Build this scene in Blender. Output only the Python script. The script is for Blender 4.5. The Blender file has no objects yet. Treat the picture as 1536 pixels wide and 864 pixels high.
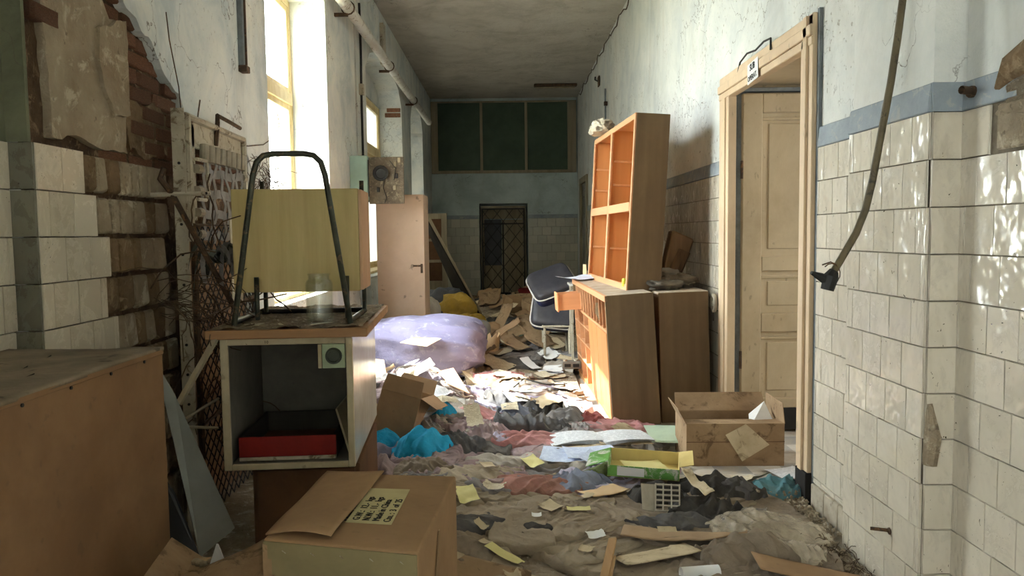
import bpy, bmesh, math, random
import numpy as np
from mathutils import Vector, Matrix, Euler, geometry

S = bpy.context.scene
COL = S.collection
PI = math.pi
random.seed(7)

# ------------------------------------------------------------------ camera
FPX = 1170.0
ROLL = -0.0125
CAM_H = 1.4
_ang = ROLL
_vx, _vy = -7.0, 82.0
_ux = _vx * math.cos(_ang) - _vy * math.sin(_ang)
_uy = _vx * math.sin(_ang) + _vy * math.cos(_ang)
CAM_M = (Matrix.Rotation(math.atan(_ux / FPX), 3, 'Z')
         @ Matrix.Rotation(PI / 2 - math.atan(_uy / FPX), 3, 'X')
         @ Matrix.Rotation(ROLL, 3, 'Z'))
cd = bpy.data.cameras.new('camera')
cd.sensor_width = 36.0
cd.lens = 36.0 * FPX / 1536.0
cd.clip_start = 0.05
cam = bpy.data.objects.new('camera', cd)
COL.objects.link(cam)
cam.matrix_world = Matrix.Translation((0, 0, CAM_H)) @ CAM_M.to_4x4()
S.camera = cam

# ------------------------------------------------------------------ sky, sun, exposure
S.view_settings.view_transform = 'Standard'
S.view_settings.look = 'None'
S.view_settings.gamma = 1.0
S.view_settings.exposure = 1.38
W = bpy.data.worlds.new('sky')
S.world = W
W.use_nodes = True
bg = W.node_tree.nodes['Background']
bg.inputs['Color'].default_value = (0.90, 0.95, 1.0, 1)
bg.inputs['Strength'].default_value = 15.0
SUN_EL, SUN_AZ = math.radians(48.5), math.radians(1)
sd = bpy.data.lights.new('sun', 'SUN')
sd.energy = 14.0
sd.color = (1.0, 0.97, 0.92)
sd.angle = math.radians(0.6)
sun = bpy.data.objects.new('sun', sd)
COL.objects.link(sun)
_dir = Vector((math.cos(SUN_EL) * math.cos(SUN_AZ), math.cos(SUN_EL) * math.sin(SUN_AZ), -math.sin(SUN_EL)))
sun.rotation_euler = _dir.to_track_quat('-Z', 'Y').to_euler()
sun.location = (-6, 5, 8)


def portal(name, loc, rot, sx, sy):
    l = bpy.data.lights.new(name, 'AREA')
    l.shape = 'RECTANGLE'
    l.size, l.size_y = sx, sy
    l.energy = 0
    l.cycles.is_portal = True
    o = bpy.data.objects.new(name, l)
    COL.objects.link(o)
    o.location, o.rotation_euler = loc, rot
    return o


portal('portal_window', (-2.12, 6.3, 2.2), (0, -PI / 2, 0), 2.6, 1.8)
portal('portal_niche_window', (-2.12, 10.75, 2.2), (0, -PI / 2, 0), 2.4, 2.6)
portal('portal_far_niche_window', (-2.12, 14.35, 2.2), (0, -PI / 2, 0), 2.4, 1.7)
portal('portal_rear_window', (-2.12, -1.9, 2.2), (0, -PI / 2, 0), 2.4, 1.7)
portal('portal_side_room', (4.3, 4.0, 1.9), (0, PI / 2, 0), 1.3, 1.2)


# ------------------------------------------------------------------ small helpers
def lin(c):
    c /= 255.0
    return c / 12.92 if c <= 0.04045 else ((c + 0.055) / 1.055) ** 2.4


def rgb(r, g, b):
    return (lin(r), lin(g), lin(b), 1.0)


def at(px, py, x=None, y=None, z=None):
    d = CAM_M @ Vector(((px - 768) / FPX, (432 - py) / FPX, -1.0))
    if y is not None:
        t = y / d.y
    elif x is not None:
        t = x / d.x
    else:
        t = (z - CAM_H) / d.z
    return Vector((d.x * t, d.y * t, CAM_H + d.z * t))


def link_mesh(name, verts, faces, mat, parent=None, smooth=False):
    me = bpy.data.meshes.new(name)
    me.from_pydata([tuple(v) for v in verts], [], faces)
    me.update()
    if mat:
        me.materials.append(mat)
    if smooth:
        me.polygons.foreach_set('use_smooth', [True] * len(me.polygons))
    o = bpy.data.objects.new(name, me)
    COL.objects.link(o)
    if parent:
        o.parent = parent
    return o


def tag(o, label=None, cat=None, group=None, kind=None):
    if label:
        o['label'] = label
    if cat:
        o['category'] = cat
    if group:
        o['group'] = group
    if kind:
        o['kind'] = kind
    return o


def thing(name, label, cat, loc=(0, 0, 0), rz=0.0, group=None, rot=None):
    o = bpy.data.objects.new(name, None)
    o.empty_display_size = 0.1
    COL.objects.link(o)
    o.location = loc
    o.rotation_euler = rot if rot else (0, 0, rz)
    return tag(o, label, cat, group)


class MB:
    """collects shapes into one mesh"""

    def __init__(self):
        self.v, self.f = [], []

    def add(self, vs, fs):
        n = len(self.v)
        self.v += [Vector(v) for v in vs]
        self.f += [tuple(i + n for i in f) for f in fs]
        return self

    def box(self, x0, x1, y0, y1, z0, z1, M=None):
        vs = [Vector((x, y, z)) for z in (z0, z1) for y in (y0, y1) for x in (x0, x1)]
        if M is not None:
            vs = [M @ v for v in vs]
        return self.add(vs, [(0, 2, 3, 1), (4, 5, 7, 6), (0, 1, 5, 4), (2, 6, 7, 3), (0, 4, 6, 2), (1, 3, 7, 5)])

    def hexa(self, b, t):
        """b, t: four bottom and four top corners in the same order"""
        return self.add(list(b) + list(t), [(3, 2, 1, 0), (4, 5, 6, 7), (0, 1, 5, 4), (1, 2, 6, 5), (2, 3, 7, 6), (3, 0, 4, 7)])

    def tube(self, pts, r, n=8, closed=False, cap=True):
        pts = [Vector(p) for p in pts]
        m = len(pts)
        rs = r if isinstance(r, (list, tuple)) else [r] * m
        rings = []
        up = None
        for i, p in enumerate(pts):
            a = pts[i - 1] if (i > 0 or closed) else pts[i]
            b = pts[(i + 1) % m] if (i < m - 1 or closed) else pts[i]
            t = (b - a).normalized()
            if up is None:
                up = Vector((0, 0, 1)) if abs(t.z) < 0.9 else Vector((1, 0, 0))
            s = t.cross(up)
            if s.length < 1e-5:
                s = t.orthogonal()
            s.normalize()
            up = s.cross(t).normalized()
            rings.append([p + (s * math.cos(2 * PI * k / n) + up * math.sin(2 * PI * k / n)) * rs[i] for k in range(n)])
        base = len(self.v)
        for rg in rings:
            self.v += rg
        q = m if closed else m - 1
        for i in range(q):
            j = (i + 1) % m
            for k in range(n):
                k2 = (k + 1) % n
                self.f.append((base + i * n + k, base + i * n + k2, base + j * n + k2, base + j * n + k))
        if cap and not closed:
            self.f.append(tuple(base + k for k in range(n)))
            self.f.append(tuple(base + (m - 1) * n + k for k in reversed(range(n))))
        return self

    def lathe(self, prof, n=20, c=(0, 0, 0)):
        base = len(self.v)
        for (r, z) in prof:
            for k in range(n):
                a = 2 * PI * k / n
                self.v.append(Vector((c[0] + r * math.cos(a), c[1] + r * math.sin(a), c[2] + z)))
        for i in range(len(prof) - 1):
            for k in range(n):
                k2 = (k + 1) % n
                self.f.append((base + i * n + k, base + i * n + k2, base + (i + 1) * n + k2, base + (i + 1) * n + k))
        return self

    def cyl(self, c, axis, r, h, n=14):
        c = Vector(c)
        a = Vector(axis).normalized() * h
        return self.tube([c, c + a], r, n)

    def build(self, name, mat, parent=None, smooth=False, bevel=0.0, seg=1):
        o = link_mesh(name, self.v, self.f, mat, parent, smooth)
        if bevel:
            m = o.modifiers.new('edge', 'BEVEL')
            m.width = bevel
            m.segments = seg
            m.limit_method = 'ANGLE'
        return o


def B(name, mat, parent, x0, x1, y0, y1, z0, z1, bevel=0.003):
    return MB().box(min(x0, x1), max(x0, x1), min(y0, y1), max(y0, y1), min(z0, z1), max(z0, z1)).build(name, mat, parent, bevel=bevel)


# ------------------------------------------------------------------ noise (numpy)
_rs = np.random.RandomState(5)
_TAB = _rs.rand(512, 512)


def vn(x, y, s=0):
    x = np.asarray(x, float) + s * 17.31 + 100
    y = np.asarray(y, float) + s * 9.77 + 100
    xi, yi = np.floor(x).astype(int), np.floor(y).astype(int)
    fx, fy = x - xi, y - yi
    fx, fy = fx * fx * (3 - 2 * fx), fy * fy * (3 - 2 * fy)
    g = lambda a, b: _TAB[a % 512, b % 512]
    return (g(xi, yi) * (1 - fx) + g(xi + 1, yi) * fx) * (1 - fy) + (g(xi, yi + 1) * (1 - fx) + g(xi + 1, yi + 1) * fx) * fy


def fbm(x, y, s=0, o=4):
    r, a, t = 0, 1.0, 0
    for i in range(o):
        r = r + a * vn(x * 2 ** i, y * 2 ** i, s + i * 3)
        t += a
        a *= 0.5
    return r / t


# ------------------------------------------------------------------ materials
MATS = {}


class NT:
    def __init__(self, m):
        self.t = m.node_tree
        self.b = self.t.nodes['Principled BSDF']

    def n(self, kind, **kw):
        nd = self.t.nodes.new(kind)
        for k, v in kw.items():
            if k in nd.inputs:
                nd.inputs[k].default_value = v
            else:
                setattr(nd, k, v)
        return nd

    def l(self, a, b):
        self.t.links.new(a, b)

    def coords(self, scale=(1, 1, 1), kind='Object'):
        tc = self.n('ShaderNodeTexCoord')
        mp = self.n('ShaderNodeMapping')
        mp.inputs['Scale'].default_value = scale
        self.l(tc.outputs[kind], mp.inputs['Vector'])
        return mp.outputs['Vector']

    def noise(self, vec, scale, detail=4, rough=0.6, dist=0.0):
        nd = self.n('ShaderNodeTexNoise')
        nd.inputs['Scale'].default_value = scale
        nd.inputs['Detail'].default_value = detail
        nd.inputs['Roughness'].default_value = rough
        nd.inputs['Distortion'].default_value = dist
        self.l(vec, nd.inputs['Vector'])
        return nd.outputs['Fac']

    def ramp(self, fac, stops):
        r = self.n('ShaderNodeValToRGB')
        e = r.color_ramp.elements
        while len(e) < len(stops):
            e.new(0.5)
        for i, (p, c) in enumerate(stops):
            e[i].position = p
            e[i].color = c if len(c) == 4 else (*c, 1)
        self.l(fac, r.inputs['Fac'])
        return r.outputs['Color']

    def mix(self, fac, a, b, mode='MIX'):
        m = self.n('ShaderNodeMix', data_type='RGBA', blend_type=mode)
        for sock, v in ((m.inputs[0], fac), (m.inputs[6], a), (m.inputs[7], b)):
            if hasattr(v, 'links') or hasattr(v, 'node'):
                self.l(v, sock)
            else:
                sock.default_value = v
        return m.outputs[2]

    def bump(self, h, strength=0.3, dist=0.01, prev=None):
        b = self.n('ShaderNodeBump')
        b.inputs['Strength'].default_value = strength
        b.inputs['Distance'].default_value = dist
        self.l(h, b.inputs['Height'])
        if prev is not None:
            self.l(prev, b.inputs['Normal'])
        return b.outputs['Normal']


K = lambda a, b: [(a, (0, 0, 0)), (b, (1, 1, 1))]


def mat(name, c1, c2=None, c3=None, scale=6.0, rough=0.8, stretch=(1, 1, 1), lo=0.35, hi=0.65,
        spot=0.0, spot_scale=25.0, bump=0.25, bscale=40.0, bdist=0.004, metal=0.0, rnd=0.0, spec=0.4,
        dirt=None, dirt_amt=0.5, sheen=0.0):
    if name in MATS:
        return MATS[name]
    m = bpy.data.materials.new(name)
    m.use_nodes = True
    N = NT(m)
    N.b.inputs['Roughness'].default_value = rough
    N.b.inputs['Metallic'].default_value = metal
    N.b.inputs['Specular IOR Level'].default_value = spec
    v = N.coords(stretch)
    c2 = c2 or tuple(x * 0.75 for x in c1[:3]) + (1,)
    f = N.noise(v, scale, 5, 0.65, 0.3)
    col = N.ramp(f, [(lo, c1), (hi, c2)])
    if c3:
        f2 = N.noise(v, scale * 2.3, 6, 0.7, 0.8)
        col = N.mix(N.ramp(f2, K(0.55, 0.63)), col, c3)
    if dirt:
        f4 = N.noise(N.coords((1, 1, 1)), 1.7, 8, 0.7, 0.4)
        r = N.ramp(f4, [(0.42, (0, 0, 0)), (0.72, (dirt_amt,) * 3)])
        col = N.mix(r, col, dirt)
    if spot:
        f3 = N.noise(v, spot_scale, 3, 0.5)
        r = N.ramp(f3, [(0.66, (0, 0, 0)), (0.72, (spot,) * 3)])
        col = N.mix(r, col, (0.05, 0.04, 0.03, 1))
    if rnd:
        oi = N.n('ShaderNodeObjectInfo')
        mr = N.n('ShaderNodeMapRange')
        mr.inputs['To Min'].default_value = 1 - rnd
        mr.inputs['To Max'].default_value = 1 + rnd * 0.4
        N.l(oi.outputs['Random'], mr.inputs['Value'])
        hs = N.n('ShaderNodeHueSaturation')
        N.l(mr.outputs['Result'], hs.inputs['Value'])
        N.l(col, hs.inputs['Color'])
        col = hs.outputs['Color']
    N.l(col, N.b.inputs['Base Color'])
    if bump:
        h = N.noise(v, bscale, 5, 0.65)
        N.l(N.bump(h, bump, bdist), N.b.inputs['Normal'])
    MATS[name] = m
    return m


def plaster_mat(name, c1, c2, c3, pock=0.5, stain=(0.25, 0.2, 0.15, 1), stain_amt=0.4, gouge=0.0):
    m = bpy.data.materials.new(name)
    m.use_nodes = True
    N = NT(m)
    N.b.inputs['Roughness'].default_value = 0.9
    N.b.inputs['Specular IOR Level'].default_value = 0.2
    v = N.coords()
    col = N.ramp(N.noise(v, 1.6, 8, 0.7, 0.5), [(0.36, c1), (0.5, c2), (0.64, c3)])
    st = N.noise(N.coords((1.2, 1.2, 0.35)), 1.3, 9, 0.72, 0.6)
    col = N.mix(N.ramp(st, [(0.5, (0, 0, 0)), (0.75, (stain_amt,) * 3)]), col, stain)
    vo = N.n('ShaderNodeTexVoronoi', feature='DISTANCE_TO_EDGE')
    wv = N.n('ShaderNodeVectorMath', operation='ADD')
    nn = N.n('ShaderNodeTexNoise')
    nn.inputs['Scale'].default_value = 3.0
    nn.inputs['Detail'].default_value = 6
    N.l(v, nn.inputs['Vector'])
    N.l(v, wv.inputs[0])
    N.l(nn.outputs['Color'], wv.inputs[1])
    N.l(wv.outputs[0], vo.inputs['Vector'])
    vo.inputs['Scale'].default_value = 1.4
    crack = N.ramp(vo.outputs['Distance'], [(0.0, (1, 1, 1)), (0.006, (0, 0, 0))])
    cm = N.ramp(N.noise(v, 1.1, 2), K(0.5, 0.56))
    crack = N.mix(1.0, crack, cm, 'MULTIPLY')
    col = N.mix(crack, col, (0.12, 0.1, 0.08, 1))
    pk = N.noise(v, 34, 3, 0.6)
    reg = N.ramp(N.noise(v, 1.2, 4), K(0.47, 0.6))
    pr = N.mix(1.0, N.ramp(pk, K(0.62, 0.68)), reg, 'MULTIPLY')
    pr2 = N.mix(1.0, pr, (pock, pock, pock, 1), 'MULTIPLY')
    col = N.mix(pr2, col, (0.3, 0.26, 0.2, 1))
    N.l(col, N.b.inputs['Base Color'])
    n1 = N.bump(N.noise(v, 9, 9, 0.7), 0.45, 0.03)
    n2 = N.bump(pr, 0.6, -0.006, n1)
    N.l(n2, N.b.inputs['Normal'])
    MATS[name] = m
    return m


def tile_mat(name, c1, c2, rough=0.1, wav=0.35, dirt=(0.16, 0.12, 0.08, 1), specks=True, rnd=0.12):
    m = bpy.data.materials.new(name)
    m.use_nodes = True
    N = NT(m)
    v = N.coords(kind='Generated')
    # generated coordinates repeat on every tile, so offset them by the object's random number
    oi = N.n('ShaderNodeObjectInfo')
    add = N.n('ShaderNodeVectorMath', operation='ADD')
    sc = N.n('ShaderNodeMath', operation='MULTIPLY')
    sc.inputs[1].default_value = 37.0
    N.l(oi.outputs['Random'], sc.inputs[0])
    N.l(v, add.inputs[0])
    N.l(sc.outputs[0], add.inputs[1])
    v = add.outputs[0]
    col = N.ramp(oi.outputs['Random'], [(0.0, c1), (1.0, c2)])
    d = N.noise(v, 1.3, 8, 0.75, 0.5)
    col = N.mix(N.ramp(d, [(0.52, (0, 0, 0)), (0.8, (0.55, 0.55, 0.55))]), col, dirt)
    if specks:
        s1 = N.noise(v, 6.5, 2, 0.5, 2.0)
        col = N.mix(N.ramp(s1, K(0.735, 0.75)), col, (0.05, 0.035, 0.02, 1))
    # chipped edge grime
    N.l(col, N.b.inputs['Base Color'])
    rr = N.ramp(d, [(0.45, (rough,) * 3), (0.75, (0.5, 0.5, 0.5))])
    N.l(rr, N.b.inputs['Roughness'])
    N.b.inputs['Specular IOR Level'].default_value = 0.6
    gl = N.coords()
    w = N.n('ShaderNodeTexNoise')
    w.inputs['Scale'].default_value = 1.5
    w.inputs['Detail'].default_value = 2.0
    N.l(v, w.inputs['Vector'])
    N.l(N.bump(w.outputs['Fac'], wav, 0.02), N.b.inputs['Normal'])
    MATS[name] = m
    return m


def wood(name, c1, c2, axis='Z', scale=9.0, rough=0.45, dirt=None, dirt_amt=0.4, bump=0.12, rnd=0.0, spec=0.4):
    st = {'Z': (1, 1, 0.07), 'X': (0.07, 1, 1), 'Y': (1, 0.07, 1)}[axis]
    return mat(name, c1, c2, scale=scale, rough=rough, stretch=st, lo=0.3, hi=0.7, bump=bump, bscale=60,
               bdist=0.002, dirt=dirt, dirt_amt=dirt_amt, rnd=rnd, spec=spec)


def glass_mat(name, tint=(0.95, 0.97, 0.96, 1), rough=0.03, dirty=0.25, tl=0.8):
    m = bpy.data.materials.new(name)
    m.use_nodes = True
    N = NT(m)
    N.b.inputs['Base Color'].default_value = tint
    N.b.inputs['Roughness'].default_value = rough
    N.b.inputs['Transmission Weight'].default_value = 1.0
    N.b.inputs['IOR'].default_value = 1.45
    tr = N.n('ShaderNodeBsdfTransparent')
    tr.inputs['Color'].default_value = tint
    di = N.n('ShaderNodeBsdfTranslucent')
    di.inputs['Color'].default_value = (tl, tl * 0.98, tl * 0.9, 1)
    gl = N.n('ShaderNodeBsdfGlossy')
    gl.inputs['Roughness'].default_value = rough
    ms = N.n('ShaderNodeMixShader')
    ms2 = N.n('ShaderNodeMixShader')
    out = N.t.nodes['Material Output']
    ms.inputs[0].default_value = 0.07
    N.l(tr.outputs[0], ms.inputs[1])
    N.l(gl.outputs[0], ms.inputs[2])
    d = N.ramp(N.noise(N.coords(), 4, 8, 0.7), [(0.4, (0.02 if dirty < 0.5 else 0.8,) * 3), (0.75, (dirty,) * 3)])
    N.l(d, ms2.inputs[0])
    N.l(ms.outputs[0], ms2.inputs[1])
    N.l(di.outputs[0], ms2.inputs[2])
    N.l(ms2.outputs[0], out.inputs['Surface'])
    MATS[name] = m
    return m


def cloth(name, c, dust=0.25, rough=0.95):
    if name in MATS:
        return MATS[name]
    m = bpy.data.materials.new(name)
    m.use_nodes = True
    N = NT(m)
    N.b.inputs['Roughness'].default_value = rough
    N.b.inputs['Specular IOR Level'].default_value = 0.15
    v = N.coords()
    d2 = tuple(x * 0.72 for x in c[:3]) + (1,)
    col = N.ramp(N.noise(v, 7, 6, 0.7, 0.6), [(0.35, c), (0.68, d2)])
    dm = N.ramp(N.noise(v, 3.3, 8, 0.75, 0.3), [(0.38, (dust * 0.35,) * 3), (0.66, (min(1, dust * 1.5),) * 3)])
    col = N.mix(dm, col, rgb(170, 156, 136))
    N.l(col, N.b.inputs['Base Color'])
    h = N.noise(v, 26, 6, 0.7, 0.8)
    wr_ = N.n('ShaderNodeTexNoise', noise_type='RIDGED_MULTIFRACTAL')
    wr_.inputs['Scale'].default_value = 9.0
    wr_.inputs['Detail'].default_value = 4.0
    wr_.inputs['Distortion'].default_value = 0.8
    N.l(v, wr_.inputs['Vector'])
    n0 = N.bump(wr_.outputs['Fac'], 0.5, 0.012)
    n1 = N.bump(h, 0.7, 0.012, n0)
    n2 = N.bump(N.noise(v, 260, 2), 0.35, 0.002, n1)
    N.l(n2, N.b.inputs['Normal'])
    MATS[name] = m
    return m


M_plaster_blue = plaster_mat('blue_white_plaster', rgb(226, 226, 219), rgb(212, 215, 212), rgb(186, 195, 197), 0.5, rgb(170, 168, 158), 0.55)
M_plaster_right = plaster_mat('pale_plaster', rgb(226, 226, 221), rgb(216, 218, 214), rgb(200, 204, 203), 0.75, rgb(170, 160, 146), 0.45)
M_ceiling = plaster_mat('ceiling_plaster', rgb(196, 190, 180), rgb(188, 181, 170), rgb(170, 163, 152), 0.1, rgb(140, 128, 112), 0.4)
M_back = plaster_mat('back_wall_paint', rgb(196, 208, 208), rgb(186, 200, 200), rgb(170, 184, 184), 0.2, rgb(150, 150, 140), 0.35)
M_band = mat('blue_band_paint', rgb(152, 161, 168), rgb(134, 144, 152), rgb(166, 168, 166), scale=5, bump=0.5, bscale=14, bdist=0.02, rough=0.7)
M_mortar = mat('grey_render', rgb(166, 152, 130), rgb(136, 120, 98), rgb(186, 174, 152), scale=3, bump=0.9, bscale=16, bdist=0.03, rough=0.95, spot=0.5, spot_scale=22)
M_mortar_dark = mat('brown_mortar', rgb(136, 112, 84), rgb(104, 84, 60), rgb(152, 132, 104), scale=5, bump=1.0, bscale=22, bdist=0.03, rough=1.0)
M_core = mat('rough_masonry', rgb(112, 88, 64), rgb(74, 56, 42), rgb(140, 116, 90), scale=6, bump=1.0, bscale=26, bdist=0.04, rough=1.0)
M_brick = mat('old_brick', rgb(142, 98, 74), rgb(112, 78, 60), rgb(150, 124, 100), scale=14, bump=0.9, bscale=50, bdist=0.012, rough=1.0, rnd=0.35)
M_tile = tile_mat('cream_glazed_tile', rgb(216, 207, 190), rgb(202, 193, 175), rough=0.06, wav=0.7)
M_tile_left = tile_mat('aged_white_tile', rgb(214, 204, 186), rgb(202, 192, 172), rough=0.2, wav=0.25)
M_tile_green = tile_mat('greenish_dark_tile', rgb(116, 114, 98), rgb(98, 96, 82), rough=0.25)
M_tile_back = tile_mat('back_wall_tile', rgb(196, 192, 176), rgb(176, 174, 160), rough=0.15, wav=0.5, specks=False)
M_grout = mat('dark_grout', rgb(122, 112, 96), rgb(96, 86, 72), scale=20, rough=1.0)
M_skirt = mat('cement_skirting', rgb(186, 176, 158), rgb(150, 138, 118), scale=7, rough=0.9, bump=0.5, spot=0.4)
M_doorpaint = mat('cream_door_paint', rgb(222, 198, 166), rgb(206, 180, 148), scale=4, rough=0.5, stretch=(1, 1, 0.3), bump=0.2, spot=0.3, spot_scale=30, dirt=rgb(160, 134, 104), dirt_amt=0.35)
M_leafpaint = mat('tan_door_leaf_paint', rgb(200, 182, 152), rgb(184, 165, 134), scale=3, rough=0.5, stretch=(1, 1, 0.5), bump=0.2, spot=0.3, spot_scale=30, dirt=rgb(140, 118, 90), dirt_amt=0.4)
M_crackdark = mat('dark_gap', rgb(40, 36, 34), rough=1.0)
M_greyrev = mat('grey_blue_edge_paint', rgb(128, 136, 140), rgb(104, 108, 110), scale=9, rough=0.8, bump=0.5)
M_winpaint = mat('yellowed_window_paint', rgb(230, 212, 164), rgb(206, 180, 128), scale=6, rough=0.6, stretch=(1, 1, 0.3), spot=0.4, bump=0.3)
M_glass = glass_mat('dusty_window_glass')
M_frost = glass_mat('frosted_grimy_glass', (0.12, 0.125, 0.12, 1), 0.4, 0.9, 0.24)
M_jar = glass_mat('jar_glass', (0.93, 0.95, 0.93, 1), 0.04, 0.04)
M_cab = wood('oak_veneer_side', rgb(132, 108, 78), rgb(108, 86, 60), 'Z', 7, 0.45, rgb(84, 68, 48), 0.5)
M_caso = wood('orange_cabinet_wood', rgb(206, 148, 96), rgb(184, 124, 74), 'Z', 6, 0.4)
M_caso_edge = wood('pink_cabinet_edge', rgb(212, 162, 120), rgb(188, 134, 94), 'Y', 8, 0.5)
M_cabback = wood('golden_back_veneer', rgb(216, 160, 98), rgb(196, 136, 76), 'Z', 5, 0.4)
M_cabtop = mat('dusty_cabinet_top', rgb(196, 184, 166), rgb(166, 150, 130), scale=7, rough=0.9, bump=0.3)
M_desktop = wood('desk_edge_wood', rgb(172, 132, 94), rgb(142, 104, 70), 'X', 8, 0.6)
M_dustdebris = mat('dust_and_flakes', rgb(150, 134, 112), rgb(112, 98, 80), rgb(186, 174, 154), scale=16, rough=1.0, bump=1.0, bscale=60, bdist=0.02)
M_ash = wood('pale_ash_veneer', rgb(204, 184, 130), rgb(180, 156, 104), 'Z', 16, 0.5, rgb(160, 160, 96), 0.5)
M_ashedge = wood('pale_pink_edge', rgb(206, 168, 136), rgb(186, 146, 112), 'Z', 8, 0.6)
M_cream = mat('cream_board', rgb(190, 178, 150), rgb(166, 152, 124), scale=5, rough=0.6, spot=0.3, bump=0.1)
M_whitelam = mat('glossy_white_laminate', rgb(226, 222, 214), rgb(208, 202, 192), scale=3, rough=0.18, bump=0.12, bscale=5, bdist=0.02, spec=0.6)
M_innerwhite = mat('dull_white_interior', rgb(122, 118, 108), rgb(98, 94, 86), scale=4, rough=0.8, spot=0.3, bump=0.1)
M_red = mat('shaded_red_front', rgb(138, 28, 22), rgb(118, 22, 18), scale=5, rough=0.5, bump=0.1)  # red darkened in the colour to carry the shade inside the cabinet
M_redbox = mat('dark_red_plastic', rgb(120, 20, 24), rgb(90, 14, 16), scale=5, rough=0.4, bump=0.05)
M_brownbox = mat('dark_brown_hardboard', rgb(104, 72, 46), rgb(84, 56, 36), scale=5, rough=0.8, bump=0.2)
M_crate = mat('orange_brown_fibreboard', rgb(140, 108, 76), rgb(120, 90, 62), scale=2.5, rough=0.7, bump=0.15, dirt=rgb(120, 84, 50), dirt_amt=0.5, spot=0.2)
M_cratetop = mat('weathered_grey_board', rgb(138, 124, 106), rgb(108, 96, 80), scale=5, rough=0.95, spot=0.7, spot_scale=14, bump=0.5)
M_carton = mat('brown_cardboard', rgb(164, 132, 98), rgb(144, 114, 84), scale=3, rough=0.9, bump=0.2, bscale=12, bdist=0.01, spot=0.15)
M_carton_front = mat('olive_brown_cardboard', rgb(134, 122, 88), rgb(112, 102, 74), scale=3, rough=0.85, bump=0.2, bscale=9, bdist=0.01)
M_carton_dirty = mat('stained_cardboard', rgb(160, 134, 104), rgb(134, 108, 80), rgb(110, 88, 64), scale=4, rough=0.95, bump=0.3, bscale=10, bdist=0.012)
M_carton_pale = mat('pale_cardboard', rgb(214, 186, 148), rgb(196, 164, 124), scale=3, rough=0.9, bump=0.2, bscale=9, bdist=0.01)
M_carton_pink = mat('pinkish_cardboard', rgb(226, 176, 144), rgb(206, 156, 122), scale=3, rough=0.9, bump=0.2)
M_label = mat('yellowed_label_paper', rgb(206, 196, 150), rgb(190, 178, 132), scale=6, rough=0.8, spot=0.2)
M_ink = mat('black_ink', rgb(34, 32, 32), rough=0.9, bump=0)
M_inkfaint = mat('grey_ink', rgb(104, 100, 90), rough=0.9, bump=0)
M_darkmetal = mat('dark_green_tube_metal', rgb(74, 78, 68), rgb(48, 50, 44), rgb(106, 92, 72), scale=9, rough=0.4, metal=0.5, bump=0.2)
M_rust = mat('rusty_brown_metal', rgb(96, 76, 56), rgb(62, 48, 38), rgb(126, 92, 62), scale=12, rough=0.7, metal=0.3, bump=0.4)
M_black = mat('black_metal', rgb(38, 36, 34), rgb(26, 24, 24), scale=12, rough=0.6)
M_whitemetal = mat('dirty_white_enamel', rgb(190, 182, 162), rgb(164, 154, 134), rgb(120, 104, 82), scale=7, rough=0.5, bump=0.2, spot=0.5, spot_scale=16)
M_strap = mat('grey_webbing', rgb(150, 146, 142), rgb(120, 116, 112), scale=12, rough=0.9, bump=0.4, bscale=90)
M_hose = mat('olive_brown_hose', rgb(108, 96, 72), rgb(82, 72, 54), rgb(60, 54, 42), scale=9, rough=0.45, bump=0.2)
M_rubber = mat('beige_rubber', rgb(168, 158, 140), rgb(140, 130, 112), scale=9, rough=0.7)
M_pipewhite = mat('peeling_white_pipe', rgb(206, 204, 198), rgb(190, 186, 178), rgb(140, 126, 110), scale=6, rough=0.6, stretch=(1, 0.6, 1), bump=0.5, bscale=12)
M_wardrobe = mat('pink_beige_metal_door', rgb(204, 178, 156), rgb(190, 164, 142), scale=2.5, rough=0.5, spot=0.5, spot_scale=12, bump=0.08)
M_teal = mat('pale_teal_box', rgb(176, 204, 192), rgb(160, 188, 176), scale=4, rough=0.5)
M_meter = mat('grimy_meter_board', rgb(112, 100, 84), rgb(76, 66, 54), rgb(140, 128, 108), scale=14, rough=0.8, bump=0.4)
M_socketgreen = mat('pale_green_plastic', rgb(162, 176, 146), rgb(146, 158, 130), scale=6, rough=0.45)
M_socketdark = mat('dark_green_plastic', rgb(58, 66, 54), rgb(40, 46, 38), scale=6, rough=0.5)
M_bluegrey = mat('blue_grey_board', rgb(132, 134, 128), rgb(116, 118, 112), scale=3, rough=0.7, bump=0.1, dirt=rgb(100, 100, 92), dirt_amt=0.4)
M_bluedark = mat('dark_slate_board', rgb(70, 72, 76), rgb(56, 58, 60), scale=3, rough=0.7)
M_greenpane = mat('green_painted_pane', rgb(70, 88, 70), rgb(56, 74, 58), scale=3, rough=0.55, bump=0.06)
M_oldwood = wood('old_painted_wood', rgb(168, 156, 132), rgb(134, 122, 100), 'Z', 8, 0.7)
M_darkwood = wood('dark_plank_wood', rgb(62, 58, 52), rgb(44, 40, 36), 'Z', 8, 0.7)
M_drawer = wood('salmon_drawer_wood', rgb(226, 164, 118), rgb(206, 144, 98), 'X', 8, 0.5)
M_paper = mat('white_paper', rgb(232, 232, 230), rgb(214, 214, 214), scale=4, rough=0.85, bump=0.2, bscale=10, bdist=0.01)
M_paperblue = mat('bluish_paper', rgb(214, 222, 238), rgb(196, 206, 226), scale=4, rough=0.85, bump=0.2, bscale=10, bdist=0.01)
M_papertan = mat('dusty_tan_paper', rgb(206, 190, 160), rgb(180, 162, 132), rgb(150, 132, 106), scale=6, rough=0.95, bump=0.3, bscale=12, bdist=0.01)
M_paperyellow = mat('yellow_card', rgb(222, 214, 152), rgb(206, 196, 134), scale=5, rough=0.85, bump=0.1)
M_papergreen = mat('pale_green_folder', rgb(196, 214, 190), rgb(178, 196, 172), scale=5, rough=0.8, bump=0.1)
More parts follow.
